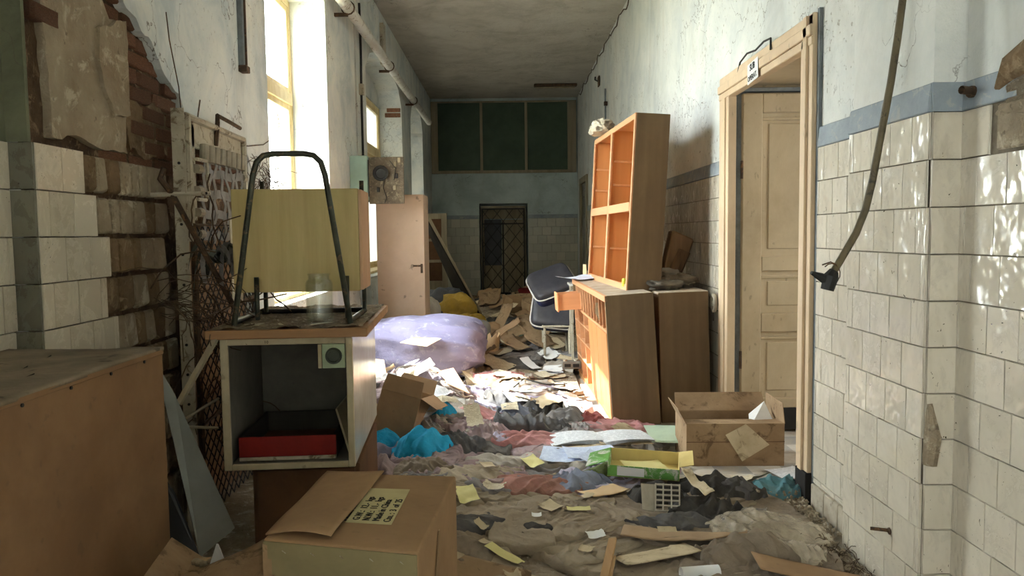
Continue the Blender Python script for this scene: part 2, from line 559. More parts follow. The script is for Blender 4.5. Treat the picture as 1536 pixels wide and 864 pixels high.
M_greenprint = mat('green_printed_carton', rgb(112, 172, 84), rgb(90, 146, 66), rgb(206, 206, 196), scale=4, rough=0.5, bump=0.1)
M_yellowin = mat('yellow_carton_inside', rgb(222, 202, 136), rgb(204, 182, 116), scale=4, rough=0.8)
M_corr = mat('corrugated_cardboard', rgb(168, 142, 112), rgb(146, 120, 92), scale=4, rough=0.95, bump=0.4, bscale=14)
M_stick = wood('broken_lath_wood', rgb(190, 154, 112), rgb(160, 124, 84), 'Y', 10, 0.8)
M_rubble = mat('rubble', rgb(160, 146, 124), rgb(124, 108, 88), rgb(190, 180, 162), scale=12, rough=1.0, bump=0.8)
M_litter = mat('trodden_litter', rgb(166, 150, 128), rgb(128, 114, 96), rgb(186, 174, 156), scale=5, rough=1.0, bump=1.0, bscale=18, bdist=0.04)
M_yellowbag = cloth('yellow_plastic_bag', rgb(196, 160, 60), 0.12, 0.5)
M_mattress = mat('lilac_mattress_ticking', rgb(156, 152, 184), rgb(140, 136, 170), rgb(176, 174, 196), scale=3, rough=0.9, bump=0.5, bscale=8, bdist=0.03)
M_navy = mat('charcoal_seat_vinyl', rgb(52, 52, 58), rgb(38, 38, 46), scale=9, rough=0.5, spot=0.0, bump=0.2, dirt=rgb(110, 102, 96), dirt_amt=0.3)
M_navyside = mat('navy_seat_side', rgb(38, 40, 66), rgb(28, 30, 52), scale=9, rough=0.5)
M_piping = mat('white_piping', rgb(206, 200, 192), rough=0.7)
M_egg = mat('moulded_pulp_grey', rgb(186, 178, 164), rgb(164, 156, 140), scale=9, rough=0.9)
M_root = mat('dry_fibre', rgb(96, 78, 58), rgb(66, 52, 38), scale=9, rough=1.0)
M_leaf = mat('tree_leaf_green', rgb(120, 150, 80), rgb(90, 120, 60), scale=4, rough=0.6)
M_ground = mat('outside_ground', rgb(150, 150, 130), rgb(120, 124, 100), scale=1, rough=1.0)
M_greenthing = mat('dark_green_plastic_lid', rgb(52, 84, 66), rgb(40, 66, 52), scale=9, rough=0.5)
M_greyshell = mat('grey_plastic_shell', rgb(128, 122, 112), rgb(100, 96, 90), scale=4, rough=0.5, bump=0.1)
M_slate = mat('slate_grey_panel', rgb(84, 86, 92), rgb(70, 72, 78), scale=4, rough=0.5)


def film_mat():
    m = bpy.data.materials.new('dusty_clear_plastic')
    m.use_nodes = True
    N = NT(m)
    N.b.inputs['Base Color'].default_value = rgb(206, 192, 170)
    N.b.inputs['Roughness'].default_value = 0.16
    N.b.inputs['Specular IOR Level'].default_value = 0.8
    v = N.coords()
    a = N.ramp(N.noise(v, 6, 7, 0.7), [(0.35, (0.4,) * 3), (0.7, (0.9,) * 3)])
    N.l(a, N.b.inputs['Alpha'])
    N.l(N.bump(N.noise(v, 18, 5, 0.6, 1.0), 0.8, 0.02), N.b.inputs['Normal'])
    return m


M_film = film_mat()


def floor_mat():
    m = bpy.data.materials.new('worn_floor_tiles')
    m.use_nodes = True
    N = NT(m)
    v = N.coords()
    ck = N.n('ShaderNodeTexChecker')
    ck.inputs['Scale'].default_value = 5.0
    ck.inputs['Color1'].default_value = rgb(196, 192, 184)
    ck.inputs['Color2'].default_value = rgb(146, 146, 146)
    N.l(v, ck.inputs['Vector'])
    col = N.mix(N.ramp(N.noise(v, 3, 8, 0.75), K(0.4, 0.62)), ck.outputs['Color'], rgb(176, 162, 142))
    N.l(col, N.b.inputs['Base Color'])
    N.b.inputs['Roughness'].default_value = 0.8
    N.l(N.bump(N.noise(v, 30, 6), 0.3, 0.01), N.b.inputs['Normal'])
    return m


M_floor = floor_mat()

# =================================================================== THE SHELL
XL, XL0, XR, XR0, XP = -1.62, -1.72, 1.53, 1.58, 1.47
YB, ZC = 17.0, 4.3
TH, TW = 0.164, 0.16


def brick_tex_mat(name, c1, c2, mort, rough=0.2):
    m = bpy.data.materials.new(name)
    m.use_nodes = True
    N = NT(m)
    tc = N.n('ShaderNodeTexCoord')
    sp = N.n('ShaderNodeSeparateXYZ')
    cb = N.n('ShaderNodeCombineXYZ')
    N.l(tc.outputs['Object'], sp.inputs[0])
    ad = N.n('ShaderNodeMath', operation='ADD')
    N.l(sp.outputs['X'], ad.inputs[0])
    N.l(sp.outputs['Y'], ad.inputs[1])
    N.l(ad.outputs[0], cb.inputs['X'])
    N.l(sp.outputs['Z'], cb.inputs['Y'])
    b = N.n('ShaderNodeTexBrick')
    b.inputs['Color1'].default_value = c1
    b.inputs['Color2'].default_value = c2
    b.inputs['Mortar'].default_value = mort
    b.inputs['Scale'].default_value = 1.0
    b.inputs['Mortar Size'].default_value = 0.002
    b.inputs['Brick Width'].default_value = TW
    b.inputs['Row Height'].default_value = TH
    N.l(cb.outputs[0], b.inputs['Vector'])
    col = N.mix(N.ramp(N.noise(tc.outputs['Object'], 2, 7, 0.7), [(0.5, (0, 0, 0)), (0.8, (0.5,) * 3)]), b.outputs['Color'], rgb(120, 104, 84))
    N.l(col, N.b.inputs['Base Color'])
    N.b.inputs['Roughness'].default_value = rough
    return m


M_tilefar = brick_tex_mat('distant_tiling', rgb(222, 214, 198), rgb(208, 200, 184), rgb(96, 88, 74))


def struct(o, kind='structure'):
    o['kind'] = kind
    return o


# floor and ceiling
struct(MB().box(-2.1, 2.03, -4, YB + 0.6, -0.12, 0).box(2.03, 4.5, 2.0, 5.6, -0.12, 0).build('floor', M_floor))
struct(MB().box(-2.1, 2.03, -4.1, YB + 0.3, ZC, ZC + 0.15).build('ceiling', M_ceiling))
struct(MB().box(-30, -2.12, -20, 40, -0.7, -0.6).build('ground_outside', M_ground))

# ---- left wall, with a window, two niches and a window behind the viewpoint
w = MB()
OX = -2.1
w.box(OX, XL0, -4.1, -2.75, 0, ZC)
w.box(OX, XL0, -2.75, -1.05, 0, 1.0).box(OX, XL0, -2.75, -1.05, 3.4, ZC)
w.box(OX, XL0, -1.05, 2.72, 0, ZC)
wall_left_near = None
w.box(OX, -1.68, 2.72, 4.97, 0, ZC)
w.box(OX, -1.63, 4.97, 5.4, 0, ZC)
w.box(OX, XL, 5.4, 7.2, 0, 0.9).box(OX, XL, 5.4, 7.2, 3.5, ZC)
w.box(OX, XL, 7.2, 8.54, 0, ZC).box(OX, XL - 0.05, 8.54, 8.64, 0, ZC).box(OX, XL, 8.64, 9.2, 0, ZC)
w.box(OX, -1.95, 9.2, 12.3, 0, 0.9).box(OX, -1.95, 9.2, 12.3, 3.35, ZC).box(-1.95, XL, 9.2, 12.3, 0, 0.9).box(-1.95, XL, 9.2, 12.3, 3.72, ZC)
w.box(OX, XL, 12.3, 13.4, 0, ZC)
w.box(OX, -1.95, 13.4, 15.3, 0, 0.9).box(OX, -1.95, 13.4, 15.3, 3.35, ZC).box(-1.95, XL, 13.4, 15.3, 0, 0.9).box(-1.95, XL, 13.4, 15.3, 3.72, ZC)
w.box(OX, XL, 15.3, YB, 0, ZC)


def arch(mb, y0, y1, zs, zc, x0, x1, n=10):
    """fill between a segmental arch and the flat head of a niche"""
    c = (y0 + y1) / 2
    hw = (y1 - y0) / 2
    for i in range(n):
        ya, yb = y0 + (y1 - y0) * i / n, y0 + (y1 - y0) * (i + 1) / n
        za = zs + (zc - zs) * math.sqrt(max(0, 1 - ((ya - c) / hw) ** 2))
        zb = zs + (zc - zs) * math.sqrt(max(0, 1 - ((yb - c) / hw) ** 2))
        t = zc + 0.01
        mb.hexa([(x0, ya, za), (x1, ya, za), (x1, yb, zb), (x0, yb, zb)], [(x0, ya, t), (x1, ya, t), (x1, yb, t), (x0, yb, t)])


arch(w, 9.2, 12.3, 3.35, 3.72, -1.95, XL)
arch(w, 13.4, 15.3, 3.35, 3.72, -1.95, XL)
wall_left = struct(w.build('wall_left', M_plaster_blue))

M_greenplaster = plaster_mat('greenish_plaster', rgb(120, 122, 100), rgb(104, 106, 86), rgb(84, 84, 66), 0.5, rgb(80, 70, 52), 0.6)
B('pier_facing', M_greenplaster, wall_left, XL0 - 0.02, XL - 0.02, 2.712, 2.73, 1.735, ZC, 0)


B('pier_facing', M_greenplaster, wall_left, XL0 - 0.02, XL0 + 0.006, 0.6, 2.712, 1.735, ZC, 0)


def plate(name, mat_, parent, poly, x, th, jag=0.016, seed=1, fixed=lambda y, z: False, rnd=3):
    """a broken slab of plaster on the left wall: poly in (y, z)"""
    pts = []
    n = len(poly)
    for i in range(n):
        a, b = Vector(poly[i]), Vector(poly[(i + 1) % n])
        k = max(1, int((b - a).length / 0.028))
        nrm = Vector((-(b - a).y, (b - a).x)).normalized()
        for j in range(k):
            p = a + (b - a) * j / k
            if not fixed(p.x, p.y):
                p = p + nrm * (float(fbm(p.x * 9, p.y * 9, seed, 4)) - 0.5) * jag * 5
            pts.append(p)
    bm = bmesh.new()
    vs = [bm.verts.new((x - th, p.x, p.y)) for p in pts]
    f = bm.faces.new(vs)
    bm.normal_update()
    if f.normal.x < 0:
        f.normal_flip()
    r = bmesh.ops.extrude_face_region(bm, geom=[f])
    mv = [e for e in r['geom'] if isinstance(e, bmesh.types.BMVert)]
    bmesh.ops.translate(bm, verts=mv, vec=(th, 0, 0))
    bmesh.ops.triangulate(bm, faces=bm.faces[:])
    bmesh.ops.recalc_face_normals(bm, faces=bm.faces[:])
    me = bpy.data.meshes.new(name)
    bm.to_mesh(me)
    bm.free()
    me.materials.append(mat_)
    o = bpy.data.objects.new(name, me)
    COL.objects.link(o)
    o.parent = parent
    return o


def yz(px, py, x=XL):
    p = at(px, py, x=x)
    return (p.y, p.z)


edge = [yz(*q) for q in [(186, 0), (204, 28), (222, 58), (240, 92), (252, 118), (268, 142), (284, 176), (310, 192), (345, 206), (368, 222), (378, 262)]]
plate('plaster_skin', M_plaster_blue, wall_left,
      [(5.4, 4.3), (3.0, 4.3), (3.12, 3.2)] + edge + [(4.98, 1.0), (4.98, 0.0), (5.4, 0.0)], XL, 0.05,
      fixed=lambda y, z: y > 5.3 or z > 4.2 or z < 0.1 or (y > 4.93 and z < 1.6), seed=3)
plate('render_patch', M_mortar, wall_left,
      [(2.73, 4.3)] + [(3.1, 4.3), (3.14, 3.0)] + [yz(*q, -1.65) for q in [(148, 0), (160, 28), (182, 32), (184, 110), (187, 190), (188, 232), (160, 226), (130, 214), (96, 204), (74, 206)]],
      -1.64, 0.035, seed=9, jag=0.012, fixed=lambda y, z: y < 2.76 or z > 4.2)
plate('mortar_patch', M_mortar, wall_left, [yz(*q, -1.65) for q in [(138, 36), (180, 32), (184, 110), (187, 176), (160, 178), (140, 96)]], -1.622, 0.02, seed=15, jag=0.012)
plate('mortar_patch', M_mortar_dark, wall_left, [yz(*q, -1.66) for q in [(186, 140), (206, 150), (236, 158), (256, 176), (262, 240), (226, 236), (190, 226)]], -1.65, 0.04, seed=21, jag=0.02)
B('bare_masonry', M_core, wall_left, -1.69, -1.672, 2.74, 4.97, 0, 3.3, 0)

# bricks bared above the tiling
rb = random.Random(11)
brick_me = {}


def brick(parent, y, z, ly=0.235, hz=0.064, x=-1.655, dx=0.0):
    key = rb.randrange(5)
    if key not in brick_me:
        bm = bmesh.new()
        bmesh.ops.create_cube(bm, size=1)
        bmesh.ops.bevel(bm, geom=bm.edges[:], offset=0.09, segments=1, affect='EDGES')
        for v in bm.verts:
            v.co += Vector([rb.uniform(-.03, .03) for _ in range(3)])
        bmesh.ops.triangulate(bm, faces=bm.faces[:])
        me = bpy.data.meshes.new('brick')
        bm.to_mesh(me)
        bm.free()
        me.materials.append(M_brick)
        brick_me[key] = me
    o = bpy.data.objects.new('brick', brick_me[key])
    COL.objects.link(o)
    o.parent = parent
    o.location = (x - 0.05 + dx, y, z)
    o.scale = (0.10, ly, hz)
    o.rotation_euler = (rb.uniform(-.03, .03), 0, rb.uniform(-.03, .03))


zrow, r = 1.70, 0
while zrow < 3.3:
    yy = 3.22 + (0.12 if r % 2 else 0)
    while yy < 4.72:
        # only where the plaster has come away
        lim = 4.0 - max(0, zrow - 1.85) * 0.95 if zrow > 1.85 else 4.7
        if yy < lim + 0.12:
            brick(wall_left, yy + 0.12, zrow + 0.035, dx=rb.uniform(-0.012, 0.018))
        yy += 0.25
    zrow += 0.077
    r += 1
for (yy, zz) in [(2.84, 2.36), (2.80, 2.28), (2.86, 2.20), (2.83, 2.44), (3.02, 2.40)]:
    brick(wall_left, yy, zz, ly=0.17, x=-1.635)
for k in range(24):                                     # the vertical chase by the second pier
    brick(wall_left, 8.59, 2.2 + k * 0.077, ly=0.10, hz=0.066, x=XL - 0.035)
# broken plaster with brick showing on the niche reveal
for k in range(6):
    B('bare_brick', M_brick, wall_left, -1.88 + 0.03 * (k % 2), -1.64, 12.285, 12.31, 3.22 + k * 0.08, 3.285 + k * 0.08, 0.006)

# ---- tiles
tile_me = {}


def tile(parent, pos, nrm, w_=TW, h_=TH, m=None, name='tile', th=0.010):
    """pos: lower corner of the tile on its wall face; nrm: '+x', '-x' or '-y'"""
    m = m or M_tile
    key = (round(w_, 3), round(h_, 3), m.name, th)
    if key not in tile_me:
        g = 0.0008
        a, b, c, d = g, w_ - g, g, h_ - g
        e = 0.002
        # local: width along x, height along z, facing -y
        vs = [(a, 0, c), (b, 0, c), (b, 0, d), (a, 0, d), (a + e, -th, c + e), (b - e, -th, c + e), (b - e, -th, d - e), (a + e, -th, d - e)]
        me = bpy.data.meshes.new('tile')
        me.from_pydata(vs, [], [(4, 5, 6, 7), (0, 1, 5, 4), (1, 2, 6, 5), (2, 3, 7, 6), (3, 0, 4, 7)])
        me.materials.append(m)
        tile_me[key] = me
    o = bpy.data.objects.new(name, tile_me[key])
    COL.objects.link(o)
    o.parent = parent
    x, y, z = pos
    j = rb.uniform
    if nrm == '-y':
        o.location = (x, y, z)
        rz = 0
    elif nrm == '+x':
        o.location = (x, y, z)
        rz = PI / 2
    else:
        o.location = (x, y + w_, z)
        rz = -PI / 2
    o.rotation_euler = (j(-.004, .004), 0, rz + j(-.006, .006))
    return o


def tile_run(parent, x, y0, y1, z0, z1, nrm, m=None, bond=0.5, ztop=True, skip=None, tw=TW, th_=TH, phase=0.0):
    """running bond over a wall along y; rows counted down from the top"""
    rows = int(math.ceil((z1 - z0) / th_ - 1e-6))
    for r in range(rows):
        zt = z1 - r * th_
        zb = max(z0, zt - th_)
        off = (r % 2) * tw * bond + (0.02 * ((r * 7) % 3)) + phase
        yy = y0 - (off % tw)
        while yy < y1 - 1e-4:
            a, b = max(yy, y0), min(yy + tw, y1)
            if b - a > 0.012 and not (skip and skip((a + b) / 2, (zt + zb) / 2)):
                if abs(b - a - tw) < 1e-4:
                    a, b = yy, yy + tw
                tile(parent, (x, a, zb) if nrm != '-y' else (a, x, zb), nrm, b - a, zt - zb, m)
            yy += tw


# left: lit white tiles on the pier, stepping down as in a torn edge
ztop = 1.735
row_end = [3.03, 3.13, 3.21, 3.16, 3.24, 3.2, 3.3, 3.25, 3.3, 3.3, 3.3]
B('mortar_backing', M_core, wall_left, -1.70, -1.662, 2.725, 3.95, 0, 1.76, 0)
for r in range(11):
    zb = max(0, ztop - (r + 1) * TH)
    yy = 2.72 - (r % 2) * 0.09
    while yy < row_end[r] - 0.03:
        a, b = max(yy, 2.722), min(yy + TW, row_end[r])
        if b - a > 0.02:
            tile(wall_left, (-1.632, a, zb), '+x', round(b - a, 3), ztop - r * TH - zb, M_tile_left)
        yy += TW
    # beds of mortar left by fallen tiles
    yy = row_end[r] + 0.005
    while yy < 3.75:
        ww = rb.uniform(0.07, 0.13)
        MB().hexa([(-1.66, yy, zb + 0.01), (-1.66, yy + ww, zb + 0.01), (-1.635 + rb.uniform(-.006, .008), yy + ww - 0.008, zb + rb.uniform(0.012, 0.03)), (-1.635, yy + 0.006, zb + 0.012)],
                  [(-1.66, yy, zb + TH - 0.006), (-1.66, yy + ww, zb + TH - 0.006), (-1.638 + rb.uniform(-.006, .006), yy + ww - 0.01, zb + TH - 0.01), (-1.637, yy + 0.008, zb + TH - 0.012)]
                  ).build('mortar_bed', M_mortar if rb.random() < 0.7 else M_mortar_dark, wall_left, bevel=0.006)
        yy += ww + rb.uniform(0.0, 0.012)
# pier front (faces the viewpoint) and the wall nearer than it
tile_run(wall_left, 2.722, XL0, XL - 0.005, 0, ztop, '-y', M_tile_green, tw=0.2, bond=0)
B('mortar_backing', M_grout, wall_left, XL0 - 0.02, XL0 + 0.002, 0.0, 2.72, 0, ztop, 0)
tile_run(wall_left, XL0 + 0.002, 2.08, 2.712, 0, ztop, '+x', M_tile_left)
B('tile_field', M_tilefar, wall_left, XL0, XL0 + 0.012, -0.6, 2.08, 0, ztop, 0)

# ---- right wall
w = MB()
TX = 2.03
w.box(XR0 + 0.01, TX, -4.1, 2.72, 0, ZC)
w.box(XP + 0.012, TX, 2.732, 3.36, 0, ZC)
w.box(XR + 0.01, TX, 3.35, 4.0, 0, ZC)
w.box(XR + 0.01, TX, 4.0, 5.4, 2.39, ZC)
w.box(XR + 0.01, TX, 5.4, 14.9, 0, ZC)
w.box(XR + 0.01, TX, 14.9, 16.2, 2.4, ZC)
w.box(1.75, TX, 14.9, 16.2, 0, 2.4)
w.box(XR + 0.01, TX, 16.2, YB, 0, ZC)
wall_right = struct(w.build('wall_right', M_plaster_right))
for (x, a, b) in [(XR0, -3.9, 2.735), (XR, 3.36, 3.84), (XR, 5.55, 14.85)]:
    B('tile_backing', M_grout, wall_right, x + 0.002, x + 0.02, a, b, 0, 1.80, 0)
B('tile_backing', M_grout, wall_right, XP + 0.002, XP + 0.02, 2.745, 3.36, 0, 1.80, 0)
B('tile_backing', M_grout, wall_right, XP + 0.006, XR0 + 0.02, 2.724, 2.74, 0, 1.80, 0)
z0r = 1.80
hole = lambda y, z: y < 2.54 and z > z0r - TH
tile_run(wall_right, XR0 + 0.002, 2.08, 2.722, 0, z0r, '-x', skip=hole)
tile_run(wall_right, 2.722, XP + 0.002, XR0 + 0.0, 0, z0r, '-y', tw=0.2, bond=0)
tile_run(wall_right, XP + 0.002, 2.722, 3.355, 0, z0r, '-x', phase=0.05)
tile_run(wall_right, XR + 0.002, 3.36, 3.84, 0.13, z0r, '-x', phase=0.08)
tile_run(wall_right, XR + 0.002, 5.56, 7.6, 0.9, z0r, '-x')
B('tile_field', M_tilefar, wall_right, XR - 0.008, XR + 0.01, 5.56, 7.6, 0, 0.9, 0)
B('tile_field', M_tilefar, wall_right, XR - 0.008, XR + 0.01, 7.6, 14.85, 0, z0r, 0)
B('tile_field', M_tilefar, wall_right, XR0 - 0.008, XR0 + 0.01, -3.9, 2.08, 0, z0r, 0)
# mortar and bricks bared where the tile and plaster have fallen, near right
for (a, b, z_, h_) in [(2.385, 2.53, 1.645, 0.15), (2.22, 2.375, 1.645, 0.15), (2.06, 2.21, 1.65, 0.145)]:
    B('mortar_bed', M_mortar, wall_right, XR0 - 0.004, XR0 + 0.03, a, b, z_, z_ + h_, 0.008)
for i, (a, z_) in enumerate([(2.42, 1.82), (2.34, 1.90), (2.18, 1.86), (2.25, 1.97), (2.05, 1.95)]):
    o = MB().box(-.5, .5, -.5, .5, -.5, .5).build('mortar_lump', M_mortar_dark if i % 2 else M_mortar, wall_right, bevel=0.12)
    o.location = (XR0 + 0.01, a, z_)
    o.scale = (0.04, 0.13, 0.08)
    o.rotation_euler = (0.3 * (i % 3) - 0.2, 0, 0)

ph = at(1512, 118, x=XR0)
MB().tube([(XR0 + 0.02, ph.y + 0.05, ph.z - 0.02), (XR0 + 0.012, ph.y - 0.02, ph.z + 0.03), (XR0 + 0.015, ph.y - 0.14, ph.z + 0.06)], [0.03, 0.05, 0.06], 9).build('mortar_scar', M_mortar_dark, wall_right)
MB().tube([(XR0 + 0.012, ph.y + 0.06, ph.z - 0.10), (XR0 + 0.01, ph.y - 0.02, ph.z - 0.09), (XR0 + 0.012, ph.y - 0.12, ph.z - 0.10)], [0.012, 0.025, 0.03], 8).build('mortar_scar', M_mortar, wall_right)
# blue painted string course and cement skirting


def course(x, a, b, z=1.80, nm='string_course'):
    MB().hexa([(x - 0.012, a, z), (x - 0.012, b, z), (x + 0.03, b, z), (x + 0.03, a, z)],
              [(x - 0.002, a, z + 0.10), (x - 0.002, b, z + 0.10), (x + 0.03, b, z + 0.10), (x + 0.03, a, z + 0.10)]).build(nm, M_band, wall_right, bevel=0.004)


course(XR0, 2.42, 2.725)
course(XP, 2.722, 3.36)
course(XR, 3.36, 3.84)
course(XR, 5.55, 14.85)
MB().hexa([(XP, 2.708, 1.80), (XR0, 2.708, 1.80), (XR0, 2.73, 1.80), (XP, 2.73, 1.80)],
          [(XP, 2.716, 1.90), (XR0, 2.716, 1.90), (XR0, 2.73, 1.90), (XP, 2.73, 1.90)]).build('string_course', M_band, wall_right)
for i in range(3):
    B('skirting_tile', M_skirt, wall_right, XR - 0.02, XR + 0.01, 3.36 + i * 0.16, 3.515 + i * 0.16, 0, 0.128, 0.004)
B('skirting', M_skirt, wall_right, XR - 0.012, XR + 0.01, 5.55, 14.85, 0, 0.1, 0.004)
# mortar scar on the pier front where a tile is broken away
MB().tube([(XP + 0.02, 2.714, 0.56), (XP + 0.028, 2.713, 0.66), (XP + 0.015, 2.714, 0.78)], [0.025, 0.03, 0.01], 8).build('mortar_scar', M_mortar, wall_right)

# end walls
w = MB()
w.box(OX, -0.60, YB, YB + 0.35, 0, ZC).box(0.45, TX, YB, YB + 0.35, 0, ZC).box(-0.60, 0.45, YB, YB + 0.35, 2.05, ZC)
w.box(-0.7, 0.55, YB + 0.35, YB + 0.5, 0, 2.2)
wall_back = struct(w.build('wall_back', M_back))
for (a, b) in [(XL, -0.60), (0.46, XR)]:
    B('tile_backing', M_grout, wall_back, a, b, YB - 0.004, YB + 0.01, 0, 1.72, 0)
    MB().box(a, b, YB - 0.02, YB + 0.01, 1.72, 1.80).build('string_course', M_band, wall_back)
    rows = 9
    for r in range(rows):
        zz = 1.72 - (r + 1) * 0.185
        xx = a - (r % 2) * 0.1
        while xx < b - 0.01:
            p, q = max(a, xx), min(b, xx + 0.2)
            if q - p > 0.02 and zz > -0.01:
                tile(wall_back, (p, YB - 0.004, zz), '-y', round(q - p, 3), 0.185, M_tile_back)
            xx += 0.2
struct(MB().box(OX, TX, -4.25, -4.1, 0, ZC).build('wall_rear', M_plaster_right))
# the walls of the side room
struct(MB().box(TX, 4.5, 5.42, 5.6, 0, 3.2).box(TX, 4.5, 1.9, 2.05, 0, 3.2).box(TX, 4.5, 1.9, 5.6, 3.2, 3.35)
       .box(4.3, 4.5, 2.0, 3.4, 0, 3.2).box(4.3, 4.5, 4.6, 5.6, 0, 3.2).box(4.3, 4.5, 3.4, 4.6, 0, 1.2).box(4.3, 4.5, 3.4, 4.6, 2.55, 3.2)
       .box(TX, TX + 0.02, 2.0, 3.96, 0, 3.2).box(TX, TX + 0.02, 3.96, 5.42, 2.4, 3.2)
       .build('wall_side_room', M_leafpaint))

# ---- windows


def window(n, y0, y1, z0, z1, x, zt, cols=2, out=-1, glass=True, deep=0.07, gm=None):
    m = M_winpaint
    f = MB()
    t = 0.06
    f.box(x - deep / 2, x + deep / 2, y0, y0 + t, z0, z1).box(x - deep / 2, x + deep / 2, y1 - t, y1, z0, z1)
    f.box(x - deep / 2, x + deep / 2, y0 + t, y1 - t, z0, z0 + t).box(x - deep / 2, x + deep / 2, y0 + t, y1 - t, z1 - t, z1)
    fr = struct(f.build('window_%d' % n, m, bevel=0.004))
    B('transom', m, fr, x - deep / 2 - 0.01, x + deep / 2 + 0.015, y0 + t, y1 - t, zt - 0.05, zt + 0.05)
    B('mullion', m, fr, x - deep / 2 - 0.01, x + deep / 2 + 0.012, (y0 + y1) / 2 - 0.045, (y0 + y1) / 2 + 0.045, z0 + t, z1 - t)
    B('window_sill', m, fr, x - deep / 2, x + 0.24 if out < 0 else x - 0.2, y0 + 0.01, y1 - 0.01, z0 - 0.002, z0 + 0.03)
    ym = (y0 + y1) / 2
    for (a, b) in [(y0 + t, ym - 0.045), (ym + 0.045, y1 - t)]:
        for (c, d) in [(z0 + t, zt - 0.05), (zt + 0.05, z1 - t)]:
            s = MB()
            q = 0.05
            s.box(x - 0.025, x + 0.03, a, a + q, c, d).box(x - 0.025, x + 0.03, b - q, b, c, d)
            s.box(x - 0.025, x + 0.03, a + q, b - q, c, c + q).box(x - 0.025, x + 0.03, a + q, b - q, d - q, d)
            so = s.build('sash', m, fr, bevel=0.004)
            if glass:
                B('pane', gm or M_glass, so, x - 0.003, x + 0.003, a + q - 0.003, b - q + 0.003, c + q - 0.003, d - q + 0.003, 0)
    return fr


window(1, 5.4, 7.2, 0.9, 3.5, -1.97, 2.62)
window(2, -2.75, -1.05, 1.0, 3.4, -1.98, 2.5)
window(3, 3.4, 4.6, 1.2, 2.55, 4.4, 2.1, out=1)

window(5, 9.2, 12.3, 0.9, 3.35, -2.0, 2.62, gm=M_frost)
window(6, 13.4, 15.3, 0.9, 3.35, -2.0, 2.62, gm=M_frost)

# transom light of green painted panes above the end wall
z0, z1 = at(755, 257, y=YB).z, at(755, 152, y=YB).z
xa, xb = at(647, 200, y=YB).x, at(864, 200, y=YB).x
g = MB()
cols = [(657, 720), (724, 787), (791, 851)]
xs = [(at(a, 200, y=YB).x, at(b, 200, y=YB).x) for a, b in cols]
g.box(xa, xs[0][0], YB - 0.06, YB + 0.02, z0, z1).box(xs[2][1], xb, YB - 0.06, YB + 0.02, z0, z1)
g.box(xs[0][1], xs[1][0], YB - 0.06, YB + 0.02, z0, z1).box(xs[1][1], xs[2][0], YB - 0.06, YB + 0.02, z0, z1)
g.box(xa, xb, YB - 0.06, YB + 0.02, z0 - 0.04, z0 + 0.02).box(xa, xb, YB - 0.06, YB + 0.02, z1 - 0.03, z1)
wf = struct(g.build('window_4', M_oldwood, bevel=0.004))
for (a, b) in xs:
    B('pane', M_greenpane, wf, a, b, YB - 0.02, YB - 0.005, z0 + 0.02, z1 - 0.03, 0)

# ---- door 1: cream architrave in three steps, tan leaf standing against the reveal
d1 = struct(MB().box(XR - 0.008, XR + 0.012, 3.84, 3.865, 0, 2.47).build('door_1', M_greyrev))
dirtfoot = M_black
for i, (a, b, pr) in enumerate([(3.865, 3.915, 0.030), (3.915, 3.96, 0.045), (3.96, 4.0, 0.035)]):
    B('architrave_strip', M_doorpaint, d1, XR - pr, XR + 0.02, a, b, 0.17, 2.45, 0.003)
B('door_jamb', M_doorpaint, d1, XR - 0.03, TX, 3.985, 4.02, 0.0, 2.37, 0.003)
B('jamb_foot', M_crackdark, d1, XR - 0.04, XR + 0.02, 3.86, 4.0, 0.0, 0.17, 0.003)
for (c, e, pr) in [(2.30, 2.345, 0.035), (2.345, 2.40, 0.045), (2.40, 2.455, 0.030)]:
    B('lintel_board', M_doorpaint, d1, XR - pr, XR + 0.02, 3.866, 5.54, c + 0.001, e, 0.004)
for i, (a, b, pr) in enumerate([(5.30, 5.36, 0.035), (5.36, 5.44, 0.045), (5.44, 5.54, 0.030)]):
    B('architrave_strip', M_doorpaint, d1, XR - pr, XR + 0.02, a, b, 0.0, 2.30 if i < 2 else 2.31, 0.003)
B('reveal_lining', M_greyrev, d1, XR + 0.02, XR + 0.10, 5.36, 5.40, 0, 2.39, 0.002)
B('reveal_lining', M_leafpaint, d1, XR + 0.02, TX, 4.0, 5.4, 2.385, 2.40, 0)
B('reveal_lining', M_leafpaint, d1, XR + 0.10, TX + 0.8, 5.385, 5.42, 2.33, 2.40, 0)
B('leaf_head', M_greyrev, d1, XR + 0.06, TX + 0.6, 5.33, 5.39, 2.335, 2.36, 0.002)
LX0, LX1, LY = 1.60, 2.46, 5.32
lf = MB()
st = 0.135
lf.box(LX0, LX0 + st, LY, LY + 0.045, 0.02, 2.32).box(LX1 - st, LX1, LY, LY + 0.045, 0.02, 2.32)
lf.box(LX0 + st, LX1 - st, LY, LY + 0.045, 2.19, 2.32)
lf.box(LX0 + st, LX1 - st, LY, LY + 0.045, 1.12, 1.22).box(LX0 + st, LX1 - st, LY, LY + 0.045, 0.70, 0.83)
lf.box(LX0 + st, LX1 - st, LY, LY + 0.045, 0.17, 0.24)
leaf = lf.build('door_leaf', M_leafpaint, d1, bevel=0.006)
for (c, e) in [(0.24, 0.70), (0.83, 1.12), (1.22, 2.19)]:
    B('panel', M_leafpaint, leaf, LX0 + st, LX1 - st, LY + 0.022, LY + 0.035, c, e, 0)
    B('panel_bead', M_leafpaint, leaf, LX0 + st, LX1 - st, LY + 0.006, LY + 0.028, e - 0.05, e - 0.03, 0.004)
    B('panel_field', M_leafpaint, leaf, LX0 + st + 0.045, LX1 - st - 0.045, LY + 0.014, LY + 0.03, c + 0.05, e - 0.07, 0.006)
B('kick_board', M_black, leaf, LX0, LX1, LY - 0.004, LY + 0.045, 0.02, 0.17, 0.002)
